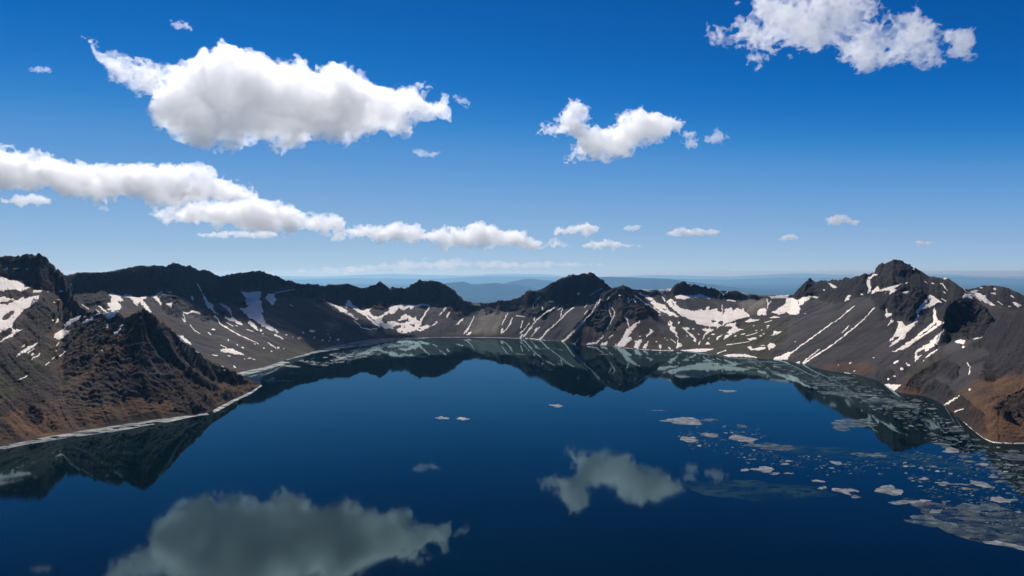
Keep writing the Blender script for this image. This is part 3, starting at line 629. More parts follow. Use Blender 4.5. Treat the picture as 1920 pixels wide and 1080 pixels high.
m_rock = mask_polys(ROCK, 2.0); m_warm = mask_polys(WARM, 12.0); m_olive = mask_polys(OLIVE, 12.0); m_pale = mask_polys(PALE, 6.0)

# snow coverage, used to calm the ground under the snow
m_snow = np.zeros(len(vx), np.float32)
for kind, zone, pts, extra, label in SNOW:
    a = np.array(pts, float); b = (vx > a[:, 0].min() - 6) & (vx < a[:, 0].max() + 6) & (vy > a[:, 1].min() - 6) & (vy < a[:, 1].max() + 6)
    if not b.any(): continue
    d = sdf_poly(vx[b], vy[b], pts) if kind == 'P' else sdf_line(vx[b], vy[b], pts, *extra)
    m_snow[b] = np.maximum(m_snow[b], np.clip(d / 3.0 + 1.0, 0, 1))
SNOWM = np.zeros(WX.shape, np.float32); SNOWM[VIS] = m_snow; del m_snow

# steep ground is bare rock as well
gY = np.gradient(BASE, axis=1) / (YS * math.log(RT))[None, :]          # dz/dY along a sight column
gU = np.gradient(BASE, axis=0) / DX                                      # dz per photo column
gX = gU * F / YS[None, :]                                                # dz/dX
gYw = gY - gX * UX                                                       # true dz/dY
steep = np.hypot(gX, gYw)
rock = np.clip(np.maximum(m_rock, np.clip((steep - 1.0) / 0.4, 0, 1) * 0.8) * (1 - 0.9 * SNOWM), 0, 1)

# streaks that follow the fall line
def fall_streaks(cell, steps, step_m, seed):
    r = np.random.default_rng(seed)
    nz = r.standard_normal((NC, NR)).astype(np.float32)
    nz = blur(blur(nz, cell, 0), cell, 1); nz /= nz.std()
    acc = nz.copy()
    gx = blur(blur(gX, 6, 0), 6, 1); gy = blur(blur(gYw, 6, 0), 6, 1); g = np.hypot(gx, gy) + 1e-4
    dxw, dyw = gx / g * step_m, gy / g * step_m
    dcol = (dxw - UX * dyw) * F / YS[None, :] / DX; drow = dyw / (YS[None, :] * math.log(RT))
    for sgn in (1, -1):
        ci, ri = np.meshgrid(np.arange(NC, dtype=np.float32), np.arange(NR, dtype=np.float32), indexing='ij')
        for k in range(steps):
            a = np.clip(ci + 0.5, 0, NC - 1).astype(np.int32); b = np.clip(ri + 0.5, 0, NR - 1).astype(np.int32)
            ci += sgn * dcol[a, b]; ri += sgn * drow[a, b]
            a = np.clip(ci + 0.5, 0, NC - 1).astype(np.int32); b = np.clip(ri + 0.5, 0, NR - 1).astype(np.int32)
            acc += nz[a, b]
    acc -= acc.mean(); return acc / acc.std()
st_fine = fall_streaks(1, 14, 14.0, 11)
st_wide = fall_streaks(4, 16, 20.0, 12)
st_rib = fall_streaks(9, 12, 24.0, 13)
st_big = fall_streaks(18, 10, 30.0, 14)

calm = 1 - 0.85 * SNOWM
land = np.clip(BASE / 12.0, 0, 1)
n_mid = fbm(WX / 160, WY / 160, 3, 2); n_small = fbm(WX / 34, WY / 34, 3, 8)
r_big = ridged(WX / 120, WY / 120, 4, 14); r_small = ridged(WX / 30, WY / 30, 3, 24)
gully = ridged(WX / 70 + 0.6 * n_mid, BASE / 60, 3, 44)
spurm = ((OWN == 0) | (OWN == 6)) & (BASE > 0)
amp = blur(blur(spurm.astype(np.float32), 12, 0), 12, 1)
Z = BASE + land * calm * ((1 - rock) * (3.8 * st_wide + 1.5 * st_fine + 5.0 * n_mid + 1.1 * n_small) + rock * (1 - 0.8 * amp) * (8.0 * (r_big - 0.2) + 4.5 * r_small + 5.0 * gully + 3.0 * st_wide))
spurm = ((OWN == 0) | (OWN == 6)) & (BASE > 0)
conem = blur(blur((OWN == 3).astype(np.float32), 8, 0), 8, 1)
ribs = np.clip(st_rib, -2, 2)
Z += land * calm * ((amp * 3.0 + amp * rock * 7.0 + conem * 6.0 + rock * 5.0) * ribs + amp * 9.0 * np.clip(st_big, -2, 2) + amp * (2.0 * (r_big - 0.3) + 0.7 * r_small + 3.2 * st_wide + 1.8 * st_fine))
Z = np.where(BASE > -40, Z, BASE).astype(np.float32)
STREAK = np.clip(0.47 + 0.15 * st_wide + 0.15 * st_fine + 0.06 * ribs + 0.12 * n_mid, 0, 1)
# patches of bare crag scattered over the near spurs
crag = np.clip((0.6 * ribs + 0.5 * st_big + 0.9 * fbm(WX / 150, BASE / 70, 4, 81) + 0.35 * n_small - 0.08) / 0.35, 0, 1) * np.clip(amp + 0.8 * conem, 0, 1)
rock = np.clip(np.maximum(rock * np.clip(1.0 + 0.4 * (0.5 * ribs + n_small), 0.45, 1.15), crag * (1 - SNOWM) * 0.9), 0, 1)
thin = np.clip((0.6 * ribs + st_wide * 0.4 + 0.9 * fbm(WX / 260, WY / 260, 4, 91) - 0.95) / 0.3, 0, 1) * (1 - amp)
rock = np.clip(np.maximum(rock, thin * (1 - SNOWM) * 0.4), 0, 1)
rock_tone = np.clip(rock * (1 - 0.12 * amp), 0, 1)
m_warm = np.clip(np.maximum(m_warm, 0.45 * amp * (OWN == 0)) + 0.35 * conem, 0, 1)

# visible surface lookup for things draped on the mountains
PYF = project(Z)
RUN = np.minimum.accumulate(np.where(Z > -0.5, PYF, 3000), axis=1)
YG = np.arange(470.0, 905.0, 0.5)
DIMG = np.full((NC, len(YG)), np.nan, np.float32)      # depth of the first surface seen at each photo pixel
SIMG = np.zeros((NC, len(YG)), np.float32)             # fall-line streaks seen there
for i in range(NC):
    j = np.searchsorted(-RUN[i], -YG); k = np.clip(j, 1, NR - 1)
    a_, b_ = PYF[i, k - 1], PYF[i, k]
    t_ = np.where(a_ > b_ + 1e-4, np.clip((a_ - YG) / np.where(a_ > b_ + 1e-4, a_ - b_, 1), 0, 1), 1.0)
    DIMG[i] = np.where(j < NR, YS[k - 1] + t_ * (YS[k] - YS[k - 1]), np.nan)
    SIMG[i] = 0.5 * st_fine[i, k] + 0.5 * st_wide[i, k]
def hit(x, y):
    """photo pixel -> (X, Y, Z) on the first mountain surface it meets, NaN where it meets none"""
    x = np.atleast_1d(x).astype(float); y = np.atleast_1d(y).astype(float)
    fi = np.clip((x - X0) / DX, 0, NC - 1.001); i0 = fi.astype(int); f = fi - i0
    fj = np.clip((y - YG[0]) * 2, 0, len(YG) - 1.001); q0 = fj.astype(int); g = fj - q0
    c = np.stack([DIMG[i0, q0], DIMG[i0 + 1, q0], DIMG[i0, q0 + 1], DIMG[i0 + 1, q0 + 1]], -1)
    w = np.stack([(1 - f) * (1 - g), f * (1 - g), (1 - f) * g, f * g], -1)
    D = (c * w).sum(-1)
    near = c[np.arange(len(x)), w.argmax(-1)]
    D = np.where(np.isnan(D) | (np.nanmax(np.nan_to_num(c, nan=0), -1) - np.nanmin(np.nan_to_num(c, nan=1e9), -1) > 0.03 * near), near, D)
    return np.column_stack([(x - XC) / F * D, D, CAM_H - YK(y) * D])
def streak_at(x, y):
    i = np.clip(np.rint((x - X0) / DX).astype(int), 0, NC - 1); j = np.clip(np.rint((y - YG[0]) * 2).astype(int), 0, len(YG) - 1)
    return SIMG[i, j]

# resample each column so that rows follow the steep faces, then build the meshes
NV = 560
dz = np.abs(np.gradient(Z, axis=1)); dyy = np.gradient(YS)[None, :]
wgt = np.hypot(dz * 1.6, dyy) / YS[None, :]
wgt = np.where(Z < -12, wgt * 0.08, wgt)
hid = PYF > RUN + 6
wgt = np.where(hid, wgt * 0.25, wgt)
wgt = blur(blur(wgt, 10, 0), 3, 1) + 1e-6
cum = np.cumsum(wgt, axis=1); cum = (cum - cum[:, :1]) / (cum[:, -1:] - cum[:, :1])
tgt = np.linspace(0, 1, NV)
RI = np.empty((NC, NV), np.float32)
for i in range(NC): RI[i] = np.interp(tgt, cum[i], np.arange(NR))
RI = blur(RI, 4, 0); RI[:, 0] = 0; RI[:, -1] = NR - 1
j0 = np.clip(RI.astype(int), 0, NR - 2); fr = RI - j0; ii = np.arange(NC)[:, None]
def rs(a): return a[ii, j0] * (1 - fr) + a[ii, j0 + 1] * fr
VY = Y0 * RT ** RI; VX = UX * VY
# crest rows must not be skipped: take heights by true interpolation
VZ = rs(Z)
V = np.stack([VX, VY, VZ], axis=-1).reshape(-1, 3).astype(np.float32)
idx = np.arange(NC * NV).reshape(NC, NV)
Q = np.stack([idx[:-1, :-1], idx[1:, :-1], idx[1:, 1:], idx[:-1, 1:]], axis=-1)
zq = np.stack([VZ[:-1, :-1], VZ[1:, :-1], VZ[1:, 1:], VZ[:-1, 1:]], axis=-1).max(-1)
own = np.array([['spur', 'leftrim', 'farrim', 'peak', 'rightshore'].index(LAYERS[k]['name']) for k in range(len(LAYERS))])[OWN]
ownv = own[ii, j0][:-1, :-1]
# normals from the whole height field so that the pieces meet without a seam
e1 = np.gradient(np.stack([VX, VY, VZ], -1), axis=0); e2 = np.gradient(np.stack([VX, VY, VZ], -1), axis=1)
NRM = np.cross(e1, e2); NRM /= np.linalg.norm(NRM, axis=-1, keepdims=True) + 1e-9
NRM = NRM.reshape(-1, 3)
attr = {'mask': np.stack([rs(rock_tone), rs(m_warm), rs(m_olive), np.ones((NC, NV))], -1).reshape(-1, 4).astype(np.float32),
        'tone': np.stack([rs(STREAK), rs(m_pale), np.zeros((NC, NV)), np.ones((NC, NV))], -1).reshape(-1, 4).astype(np.float32)}
NAMES = [('brown_spur', 'brown and rust rocky massif with a spur running down into the lake'),
         ('left_rim', 'dark crater rim of smooth summits and jagged crags above a grey apron'),
         ('far_rim', 'far crater rim with a dark dome peak, brown cone and snowy basin'),
         ('great_peak', 'great square-topped peak with a long straight scree slope and snow gullies'),
         ('brown_shore', 'rust-brown rocky shore slope in front of the great peak')]
for k, (nm, lab) in enumerate(NAMES):
    q = Q[(ownv == k) & (zq > -14)]
    if not len(q): continue
    used, inv = np.unique(q, return_inverse=True)
    o = mesh_obj('terrain_' + nm, V[used], inv.reshape(-1, 4), M_TERRAIN)
    for an, av in attr.items():
        a = o.data.attributes.new(an, 'FLOAT_COLOR', 'POINT'); a.data.foreach_set('color', av[used].ravel())
    o.data.normals_split_custom_set_from_vertices(NRM[used])
    tag(o, label=lab, kind='structure')
print('terrain quads', int((zq > -14).sum()), NC, NR)

# lake
wp = [(-2600, -900)] + [((x - XC) / F * (F * CAM_H / (y - YH)), F * CAM_H / (y - YH)) for x, y in SHORE_L[:-1]]
bp = [((x - XC) / F * (F * CAM_H / (y - YH)), F * CAM_H / (y - YH)) for x, y in SHORE_B[1:]]
outer = [(-2600.0, -900.0)] + [(px - 25, py + 12) for px, py in wp[1:]] + [(px * 1.006, py + 22) for px, py in bp] + [(2600.0, -900.0)]
lake = mesh_obj('lake', [(a, b, 0.0) for a, b in outer], [list(range(len(outer)))[::-1]], M_WATER, smooth=False)
if lake.data.polygons[0].normal.z < 0: lake.data.flip_normals()
tag(lake, label='calm dark blue crater lake mirroring clouds and mountains', kind='structure')

STOP = set('with a an the on under below beneath directly just and of in to at its beside between along right half low dark long smooth brown grey left tucked draped running dropping against edge over near off by from than white snow great flat small rounded drawn-out lower upper wide dull'.split())
def short(label, n):
    w = label.replace(',', '').split()[:n]
    while len(w) > 2 and w[-1] in STOP: w.pop()
    return ' '.join(w)

# ------------------------------------------------------------------ flat outlines meshed with a smooth edge
def contour_mesh(d, xs, ys):
    """marching squares over a signed field d[i, j] > 0: returns points and faces (lists of indices)"""
    ni, nj = d.shape
    ins = d > 0
    vid = {}; pts = []; faces = []
    def corner(i, j):
        k = (i, j)
        if k not in vid: vid[k] = len(pts); pts.append((xs[i], ys[j], d[i, j]))
        return vid[k]
    def cut(i, j, i2, j2):
        k = (i, j, i2, j2) if (i, j) < (i2, j2) else (i2, j2, i, j)
        if k not in vid:
            a, b = d[k[0], k[1]], d[k[2], k[3]]; t = a / (a - b)
            vid[k] = len(pts); pts.append((xs[k[0]] + t * (xs[k[2]] - xs[k[0]]), ys[k[1]] + t * (ys[k[3]] - ys[k[1]]), 0.0))
        return vid[k]
    cells = np.argwhere(ins[:-1, :-1] | ins[1:, :-1] | ins[1:, 1:] | ins[:-1, 1:])
    for i, j in cells:
        cs = [(i, j), (i + 1, j), (i + 1, j + 1), (i, j + 1)]
        f = []
        for n in range(4):
            a, b = cs[n], cs[(n + 1) % 4]
            if ins[a]: f.append(corner(*a))
            if ins[a] != ins[b]: f.append(cut(*a, *b))
        if len(f) > 2: faces.append(f)
    return np.array(pts) if pts else np.zeros((0, 3)), faces

ZONES = {'massif': ('small snow patch on the brown massif and spur', 'snow patches on the brown massif'),
         'leftrim': ('small snow patch on the grey apron under the smooth dark left rim', 'snow patches below the left rim'),
         'bowl': ('small snow patch on the slope under the jagged dark crags', 'snow patches under the jagged crags'),
         'scree': ('thin snow streak on the grey scree below the dark dome peak', 'snow streaks below the dark dome peak'),
         'cone': ('small snow patch in the gullies of the brown cone', 'snow patches on the brown cone'),
         'basin': ('small snow patch on the dark olive ground around the snow basin', 'snow patches around the snow basin'),
         'peak': ('small snow patch on the flanks of the great square-topped peak', 'snow patches on the great peak'),
         'rightshore': ('small snow patch on the rust-brown right shore slope', 'snow patches on the brown shore slope')}
for n, (kind, zone, pts, extra, label) in enumerate(SNOW):
    a = np.array(pts, float)
    pad = 4 if kind == 'P' else 3 + max(extra)
    x0, x1, y0, y1 = a[:, 0].min() - pad, a[:, 0].max() + pad, a[:, 1].min() - pad, a[:, 1].max() + pad
    size = max(x1 - x0, y1 - y0)
    st = 0.75 if size < 40 else 1.0
    xs = np.arange(x0, x1, st); ys = np.arange(y0, y1, st)
    gx_, gy_ = np.meshgrid(xs, ys, indexing='ij')
    big = min(1.0, max(a[:, 1].max() - a[:, 1].min(), 3) / 14)
    wx = gx_ + big * (2.0 * perlin(gx_ / 7, gy_ / 5, 90 + n) + 1.2 * perlin(gx_ / 2.6, gy_ / 2.2, 300 + n)); wy = gy_ + big * (1.7 * perlin(gx_ / 7, gy_ / 5, 600 + n) + 1.2 * perlin(gx_ / 2.6, gy_ / 2.2, 900 + n))
    if kind == 'P':
        d = sdf_poly(wx, wy, pts) - 0.2 + big * 1.7 * streak_at(gx_, gy_)
        for h in extra: d = np.minimum(d, -sdf_poly(wx, wy, h))
        if big > 0.8:     # stones showing through the larger fields
            spk = perlin(gx_ / 3.1, gy_ / 2.4, 1200 + n)
            d = np.minimum(d, np.where(d < 6, (0.62 - spk) * 3.0, 9))
    else:
        d = sdf_line(wx * 0.6 + gx_ * 0.4, wy * 0.6 + gy_ * 0.4, pts, *extra) - 0.32 + 0.75 * perlin(gx_ / 9, gy_ / 9, 1500 + n) + 0.45 * perlin(gx_ / 3, gy_ / 3, 1800 + n) + 0.2 * streak_at(gx_, gy_)
        d = np.maximum(d, sdf_line(wx * 0.6 + gx_ * 0.4, wy * 0.6 + gy_ * 0.4, pts, 1.3, 1.1))
    p, faces = contour_mesh(d, xs, ys)
    if not len(faces): continue
    w = hit(p[:, 0], p[:, 1])
    ok = ~np.isnan(w[:, 0])
    keep = []
    for f in faces:
        if not all(ok[i] for i in f): continue
        D = w[f, 1]
        if D.max() - D.min() > 0.035 * D.mean(): continue
        keep.append(f)
    if not keep: continue
    par = {}                                   # only the largest connected piece: one patch, one object
    def root(q):
        while par.setdefault(q, q) != q: par[q] = par[par[q]]; q = par[q]
        return q
    for f in keep:
        for q in f[1:]: par[root(q)] = root(f[0])
    comp = {}
    for f in keep: comp.setdefault(root(f[0]), []).append(f)
    order = sorted(comp.values(), key=len, reverse=True)
    order = order[:1] + [c for c in order[1:4] if len(c) >= 14]
    zl, zg = ZONES[zone]
    for num, part in enumerate(order):
        used = sorted({i for f in part for i in f}); rm = {u: k for k, u in enumerate(used)}
        v = w[used].copy(); v[:, 2] += np.clip(0.8 + 0.9 * p[used, 2], 0.8, 2.6)     # snow lies on top of the ground
        o = mesh_obj('snow_patch', v, [[rm[i] for i in f][::-1] for f in part], M_SNOW)
        me = o.data
        if sum(q.normal.z for q in me.polygons) < 0: me.flip_normals()
        lab = label
        if num or not label:       # named after the nearest of the patches that have a description of their own
            q_ = p[used, :2]; c = q_.mean(0)
            ref = SNOW[n] if label else min((r for r in SNOW if r[4] and r[1] == zone), key=lambda r: np.min(np.hypot(*(np.array(r[2], float) - c).T)))
            rp = np.array(ref[2], float); rel = 'beside' if label else 'uphill of' if c[1] < rp[:, 1].min() else 'downhill of' if c[1] > rp[:, 1].max() else 'beside'
            wd, ht = np.ptp(q_[:, 0]), np.ptp(q_[:, 1]); ln_ = math.hypot(wd, ht)
            sh = ('tiny' if ln_ < 6 else 'small' if ln_ < 14 else 'medium') + (' thin snow streak' if kind == 'L' else ' flat snow patch' if wd > 3 * ht else ' snow patch')
            lab = f'{sh} {rel} the {short(ref[4], 8)}'
        tag(o, lab, 'snow patch', zg)

# melt-off flecks too small and too many to count, strung along the fall lines near the patches
def flecks():
    xs = np.arange(0, 1921, 1.0); ys = np.arange(505, 770, 1.0)
    gx_, gy_ = np.meshgrid(xs, ys, indexing='ij')
    prox = np.zeros(gx_.shape, np.float32)
    for kind, zone, pts, extra, label in SNOW:
        a = np.array(pts, float); i0, i1 = int(max(a[:, 0].min() - 22, 0)), int(min(a[:, 0].max() + 22, 1920)); k0, k1 = int(max(a[:, 1].min() - 14 - 505, 0)), int(min(a[:, 1].max() + 14 - 505, 264))
        if i1 > i0 and k1 > k0: prox[i0:i1, k0:k1] = np.maximum(prox[i0:i1, k0:k1], 1)
    prox = blur(blur(prox, 8, 0), 6, 1)
    i = np.clip(np.rint((gx_ - X0) / DX).astype(int), 0, NC - 1); j = np.clip(((gy_ - YG[0]) * 2).astype(int), 0, len(YG) - 1)
    D = DIMG[i, j]
    q = 0.55 * SIMG[i, j] + 0.75 * perlin(gx_ / 14, gy_ / 9, 71) + 0.9 * perlin(gx_ / 3.0, gy_ / 2.0, 72) - 1.75 + 0.35 * prox
    q = np.where((prox > 0.15) & ~np.isnan(D) & (D > 2300), q, -1)
    p, faces = contour_mesh(q, xs, ys)
    w = hit(p[:, 0], p[:, 1]); ok = ~np.isnan(w[:, 0]); w[:, 2] += 1.0
    keep = [f[::-1] for f in faces if all(ok[f]) and np.ptp(w[f, 1]) < 0.02 * w[f[0], 1] and w[f, 2].min() > 4]
    used = sorted({k for f in keep for k in f}); rm = {u: k for k, u in enumerate(used)}
    o = mesh_obj('snow_flecks', w[used], [[rm[k] for k in f] for f in keep], M_SNOW)
    tag(o, 'countless small melting snow flecks scattered between the snow patches', 'snow', kind='stuff')
    print('flecks', len(keep))
flecks()

# ------------------------------------------------------------------ ice on the lake
def ice(name, outline_px, mat, label, group, seed, rough=1.0, thick=0.5, st=None, z0=0.0, cat='ice floe', lace=0.0):
    """outline in photo pixels on the lake -> a thin slab with a ragged edge, built in metres"""
    w = np.array([px_to_water(x, y) for x, y in outline_px])
    c = w.mean(0); w = w - c
    ext = w.max(0) - w.min(0)
    st = st or max(ext.max() / 46, min(ext.min() / 7, 4.0), 0.8)
    pad = 3 * st
    xs = np.arange(w[:, 0].min() - pad, w[:, 0].max() + pad + st, st); ys = np.arange(w[:, 1].min() - pad, w[:, 1].max() + pad + st, st)
    gx_, gy_ = np.meshgrid(xs, ys, indexing='ij')
    R = math.sqrt(ext[0] * ext[1]) / 2
    a = rough * R * 0.22
    wx = gx_ + a * perlin(gx_ / (R * .8), gy_ / (R * .8), seed) + a * .5 * perlin(gx_ / (R * .3), gy_ / (R * .3), seed + 50); wy = gy_ + a * perlin(gx_ / (R * .8), gy_ / (R * .8), seed + 100) + a * .5 * perlin(gx_ / (R * .3), gy_ / (R * .3), seed + 150)
    d = sdf_poly(wx, wy, w)
    if lace: d = np.minimum(d, (lace - fbm(gx_ / (R * .25), gy_ / (R * .1), 4, seed + 7)) * st * 4)
    p, faces = contour_mesh(d, xs, ys)
    if not faces: return None
    n = len(p)
    top = np.column_stack([p[:, 0], p[:, 1], np.full(n, thick) + np.clip(p[:, 2] * 0.02, 0, 0.3)])
    bot = np.column_stack([p[:, 0], p[:, 1], np.full(n, -0.15)])
    edges = {}
    for f in faces:
        for q in range(len(f)):
            e = (f[q], f[(q + 1) % len(f)])
            if (e[1], e[0]) in edges: del edges[(e[1], e[0])]
            else: edges[e] = 1
    allf = [list(f) for f in faces] + [[b, a_, a_ + n, b + n] for a_, b in edges]
    o = mesh_obj(name, np.vstack([top, bot]), allf, mat, smooth=False)
    o.location = (c[0], c[1], z0)
    tag(o, label, cat, group)
    return o

def blob(cx, cy_, rx, ry, seed, tilt=0.0, n=12, ang=0.45):
    r = random.Random(seed); c, s = math.cos(tilt), math.sin(tilt); out = []
    for k in range(n):
        a = 2 * math.pi * k / n; q = 1 + ang * (r.random() * 2 - 1)
        x, y = rx * q * math.cos(a), ry * q * math.sin(a)
        out.append((cx + x * c - y * s * 0.6, cy_ + x * s * 0.6 + y * c))
    return out

FL = [  # centre, half width, half height, tilt, material, label
 (829,784,11,2.4,0,'w','small white floe with a dark middle, west of a matching pair on open water'),
 (868,785.5,12,2.6,-.06,'w','bright white floe with a tapered tail, east of a matching pair on open water'),
 (1046,761,13,2.6,.10,'w','lone white floe on open blue water below the reflected dome peak'),
 (1366,733.5,16,2.6,.10,'w','lone pale floe just below the reflected flat rim'),
 (1280,790.5,40,5.6,.02,'w','large streaky white floe at the head of the scattered ice'),
 (1332,788,18,2.2,-.02,'d','thin grey floe trailing from the large streaky white floe'),
 (1291,825,16,5.2,.05,'w','ragged triangular white floe below the large streaky floe'),
 (1330,816,13,3.6,.12,'w','small oval white floe with a grey rim between larger floes'),
 (1389,800,10,3.4,.1,'d','small grey crumpled floe above a bright slanting floe'),
 (1391,823,20,7,.22,'w','bright slanting floe with a torn upper edge'),
 (1449,838,43,6.4,.07,'d','long dull grey floe stretching from the bright slanting floe'),
 (1436,881,25,5.4,.06,'w','smooth lens-shaped grey-white floe in the middle of the scattered ice'),
 (1397,881.5,10,2.6,.08,'w','small floe just west of the smooth lens-shaped floe'),
 (1453,889,9,1.8,0,'w','thin floe just under the smooth lens-shaped floe'),
 (1479,888,10,1.6,.04,'w','thin floe just east of the smooth lens-shaped floe'),
 (1478,865,6,1.6,-.25,'w','tiny tan floe tilted above the smooth lens-shaped floe'),
 (1470,870.5,9,1.3,0,'w','thin pale floe under the tiny tan floe'),
 (1566,868,10,3.4,.05,'w','small rounded grey floe alone in open water'),
 (1670,921,21,9,.2,'w','big wedge-shaped grey-white floe with a pointed corner'),
 (1707,942,37,3.8,-.02,'w','long straight cigar-shaped floe below the wedge-shaped floe'),
 (1583,921,20,5.4,.12,'w','torn grey-white floe west of the wedge-shaped floe'),
 (1606,932,8,2.2,.03,'w','small oval floe below the torn grey-white floe'),
 (1537,902.5,14,1.8,.06,'w','thin floe above the torn grey-white floe'),
 (1541,915.5,7,3.4,-.3,'w','small tilted floe under a thin floe'),
 (1755,959,16,3.4,.12,'w','narrow pointed floe east of the cigar-shaped floe'),
 (1738,976,46,8.5,.2,'d','long dull slanting floe half sunk near the slush field'),
 (1850,952,42,8,.12,'d','wide dull grey-green floe above the slush field'),
 (1823,992,20,6.4,.15,'d','pointed dull floe on the edge of the slush field'),
 (1840,908,20,5.6,.32,'w','slanting tan-white floe under the drift belt'),
 (1812,917,12,2,.05,'w','thin bright floe under the slanting tan-white floe'),
 (1768,907,13,3.6,.2,'w','small forked floe under the drift belt'),
 (1795,908,20,1.8,.06,'w','very thin long floe beside the small forked floe'),
 (1735,898,9,2.8,.05,'w','small oval bright floe above the wedge-shaped floe'),
 (1875,938,22,5.4,.1,'w','cracked pair-like white floe above the slush field'),
 (1600,793,52,9,.05,'d','wide dull ice sheet below the reflected crag'),
 (1577,803,22,5,.06,'d','dull ice patch at the tail of the wide dull sheet'),
 (1585,738,48,5,.05,'d','long grey ice sheet inside the reflected great peak'),
 (1548,721,30,3,.05,'d','grey ice strip inside the reflected scree slope'),
 (1660,752,34,4.5,.06,'d','broad grey plate off the pale snow fan'),
 (1700,760,28,4,.06,'d','grey plate beside the broad plate off the pale snow fan'),
 (1425,679,34,1.8,.02,'d','long grey ice strip along the olive shore'),
 (1460,684,22,1.2,.03,'d','thin ice strip off the snow cone'),
 (1585,709,15,3.2,.08,'d','grey ice plate close under the dark bench shore'),
 (1630,853,25,4,.06,'d','dull streaked floe above the scattered small floes'),
 (1905,855,34,9,.32,'d','wide smooth plate nudging the rust-brown shore'),
 (1792,805,18,4,.05,'d','smooth pale plate in the drift belt by the white-edged shore'),
 (547,686.5,23,1.7,.02,'d','thin grey ice strip off the grey apron shore'),
 (1233,770,20,0.9,.02,'d','hairline ice streak on open water'),
]
for n, (x, y, rx, ry, t, m, lab) in enumerate(FL):
    ice('ice_floe', blob(x, y, rx, ry, 500 + n, t), M_ICE if m == 'w' else M_DULL, lab, 'large ice floes on the lake', 700 + n * 3, thick=0.6 if m == 'w' else 0.3)

# small floes: the drift belt along the right shore, the scattered field, and the far left shore
def inside(x, y, poly): return sdf_poly(np.array([x], np.float32), np.array([y], np.float32), poly)[0] > 0
rr = random.Random(21)
taken = [(a[0], a[1], a[2], a[3]) for a in FL]
def scatter(poly, count, wmin, wmax, mats, label, group, fl=0.22, pw=2.2, tilt=0.2):
    a = np.array(poly); done = 0; tries = 0
    while done < count and tries < count * 60:
        tries += 1
        x, y = rr.uniform(a[:, 0].min(), a[:, 0].max()), rr.uniform(a[:, 1].min(), a[:, 1].max())
        if not inside(x, y, poly): continue
        rx = wmin + (wmax - wmin) * rr.random() ** pw
        ry = rx * fl * ((y - 510) / 290) * rr.uniform(0.4, 1.3) + 0.3
        if any(abs(x - p[0]) < 0.8 * (rx + p[2]) and abs(y - p[1]) < 0.8 * (ry + p[3]) for p in taken): continue
        taken.append((x, y, rx, ry)); done += 1
        mt = M_ICE if rr.random() < mats else M_DULL
        ref = min(FL, key=lambda r: math.hypot((r[0] - x) / 4, r[1] - y))
        side = 'shoreward of' if y < ref[1] - ref[3] else 'lakeward of' if y > ref[1] + ref[3] else 'beside'
        lb = f"{'tiny' if rx < 4 else 'small' if rx < 7 else 'broad'} {'pale' if mt is M_ICE else 'grey'} {label} {side} the {short(ref[6], 8)}"
        ice('ice_floe', blob(x, y, rx, ry, 9000 + tries, rr.uniform(-0.05, tilt), n=9, ang=0.35), mt, lb, group, 3000 + tries, thick=rr.uniform(0.25, 0.6), rough=0.7)
BELT = [(1556,702),(1620,718),(1675,742),(1740,752),(1770,775),(1800,803),(1850,836),(1930,845),(1930,930),(1880,905),(1830,878),(1780,848),(1730,812),(1690,790),(1640,770),(1600,748),(1540,722)]
scatter(BELT, 150, 3.0, 16, 0.15, 'drift plate', 'plates of the drift belt', fl=0.2)
scatter([(1690,845),(1790,855),(1930,925),(1930,1000),(1800,975),(1740,930),(1690,880)], 46, 2.0, 9, 0.45, 'stray floe', 'floes between belt and slush')
scatter([(1380,840),(1480,850),(1700,870),(1690,900),(1600,890),(1500,900),(1400,870)], 26, 1.8, 6.5, 0.45, 'lone floe', 'scattered small floes')
scatter([(1250,800),(1420,800),(1440,835),(1380,850),(1270,850)], 12, 1.4, 5, 0.6, 'ice crumb', 'ice crumbs around the streaky floe')
scatter([(560,676),(620,664),(700,648),(780,640),(760,655),(660,675),(600,690)], 26, 2.5, 11, 0.4, 'drifting ice strip', 'ice strips off the far left shore', fl=0.12)
scatter([(1000,640),(1100,655),(1250,662),(1240,668),(1100,668),(1000,650)], 8, 3, 9, 0.3, 'shore-side ice strip', 'ice strips under the scree', fl=0.1)
scatter([(1480,690),(1540,702),(1560,720),(1500,715)], 10, 2.5, 8, 0.35, 'ice sliver', 'ice strips under the long scree', fl=0.14)

# slush field and shore ice
ice('slush_field', [(1700,935),(1790,950),(1850,962),(1935,960),(1990,1000),(1990,1045),(1925,1030),(1880,1024),(1845,1019),(1800,1003),(1760,985)], M_SLUSH, 'wide field of marbled brown-grey brash slush', None, 4001, rough=0.6, thick=0.15, cat='slush field', lace=0.55, st=2.2)
ice('crumbled_ice', [(1840,1015),(1870,1014),(1900,1020),(1940,1030),(1985,1042),(1985,1048),(1930,1036),(1890,1024),(1850,1021)], M_ICE, 'bright crumbled ice rim along the edge of the slush field', None, 4011, rough=0.5, thick=0.5, cat='crumbled ice')
ice('slush_field', [(1440,830),(1560,838),(1700,850),(1800,862),(1860,900),(1780,880),(1640,866),(1500,850)], M_VEIL, 'faint streak of thin slush reaching across the open water', None, 4021, rough=0.6, thick=0.12, cat='slush field', lace=0.1, st=4)
ice('slush_field', [(1270,905),(1400,898),(1540,915),(1580,930),(1450,940),(1330,930)], M_VEIL, 'faint teal slush veil on open water beside the reflected knobbed cloud', None, 4071, rough=0.6, thick=0.1, cat='slush field', lace=0.3, st=4)
ice('shore_ice', [(-140,884),(-60,856),(0,837),(100,816),(200,800),(300,785),(392,773),(398,777),(350,784),(280,797),(200,813),(140,819),(60,833),(0,844),(-60,866),(-140,895)], M_SHELF, 'long white ice shelf fringing the foot of the brown spur', None, 4031, rough=0.35, thick=0.5, cat='shore ice', lace=0.3, st=4, z0=0.05)
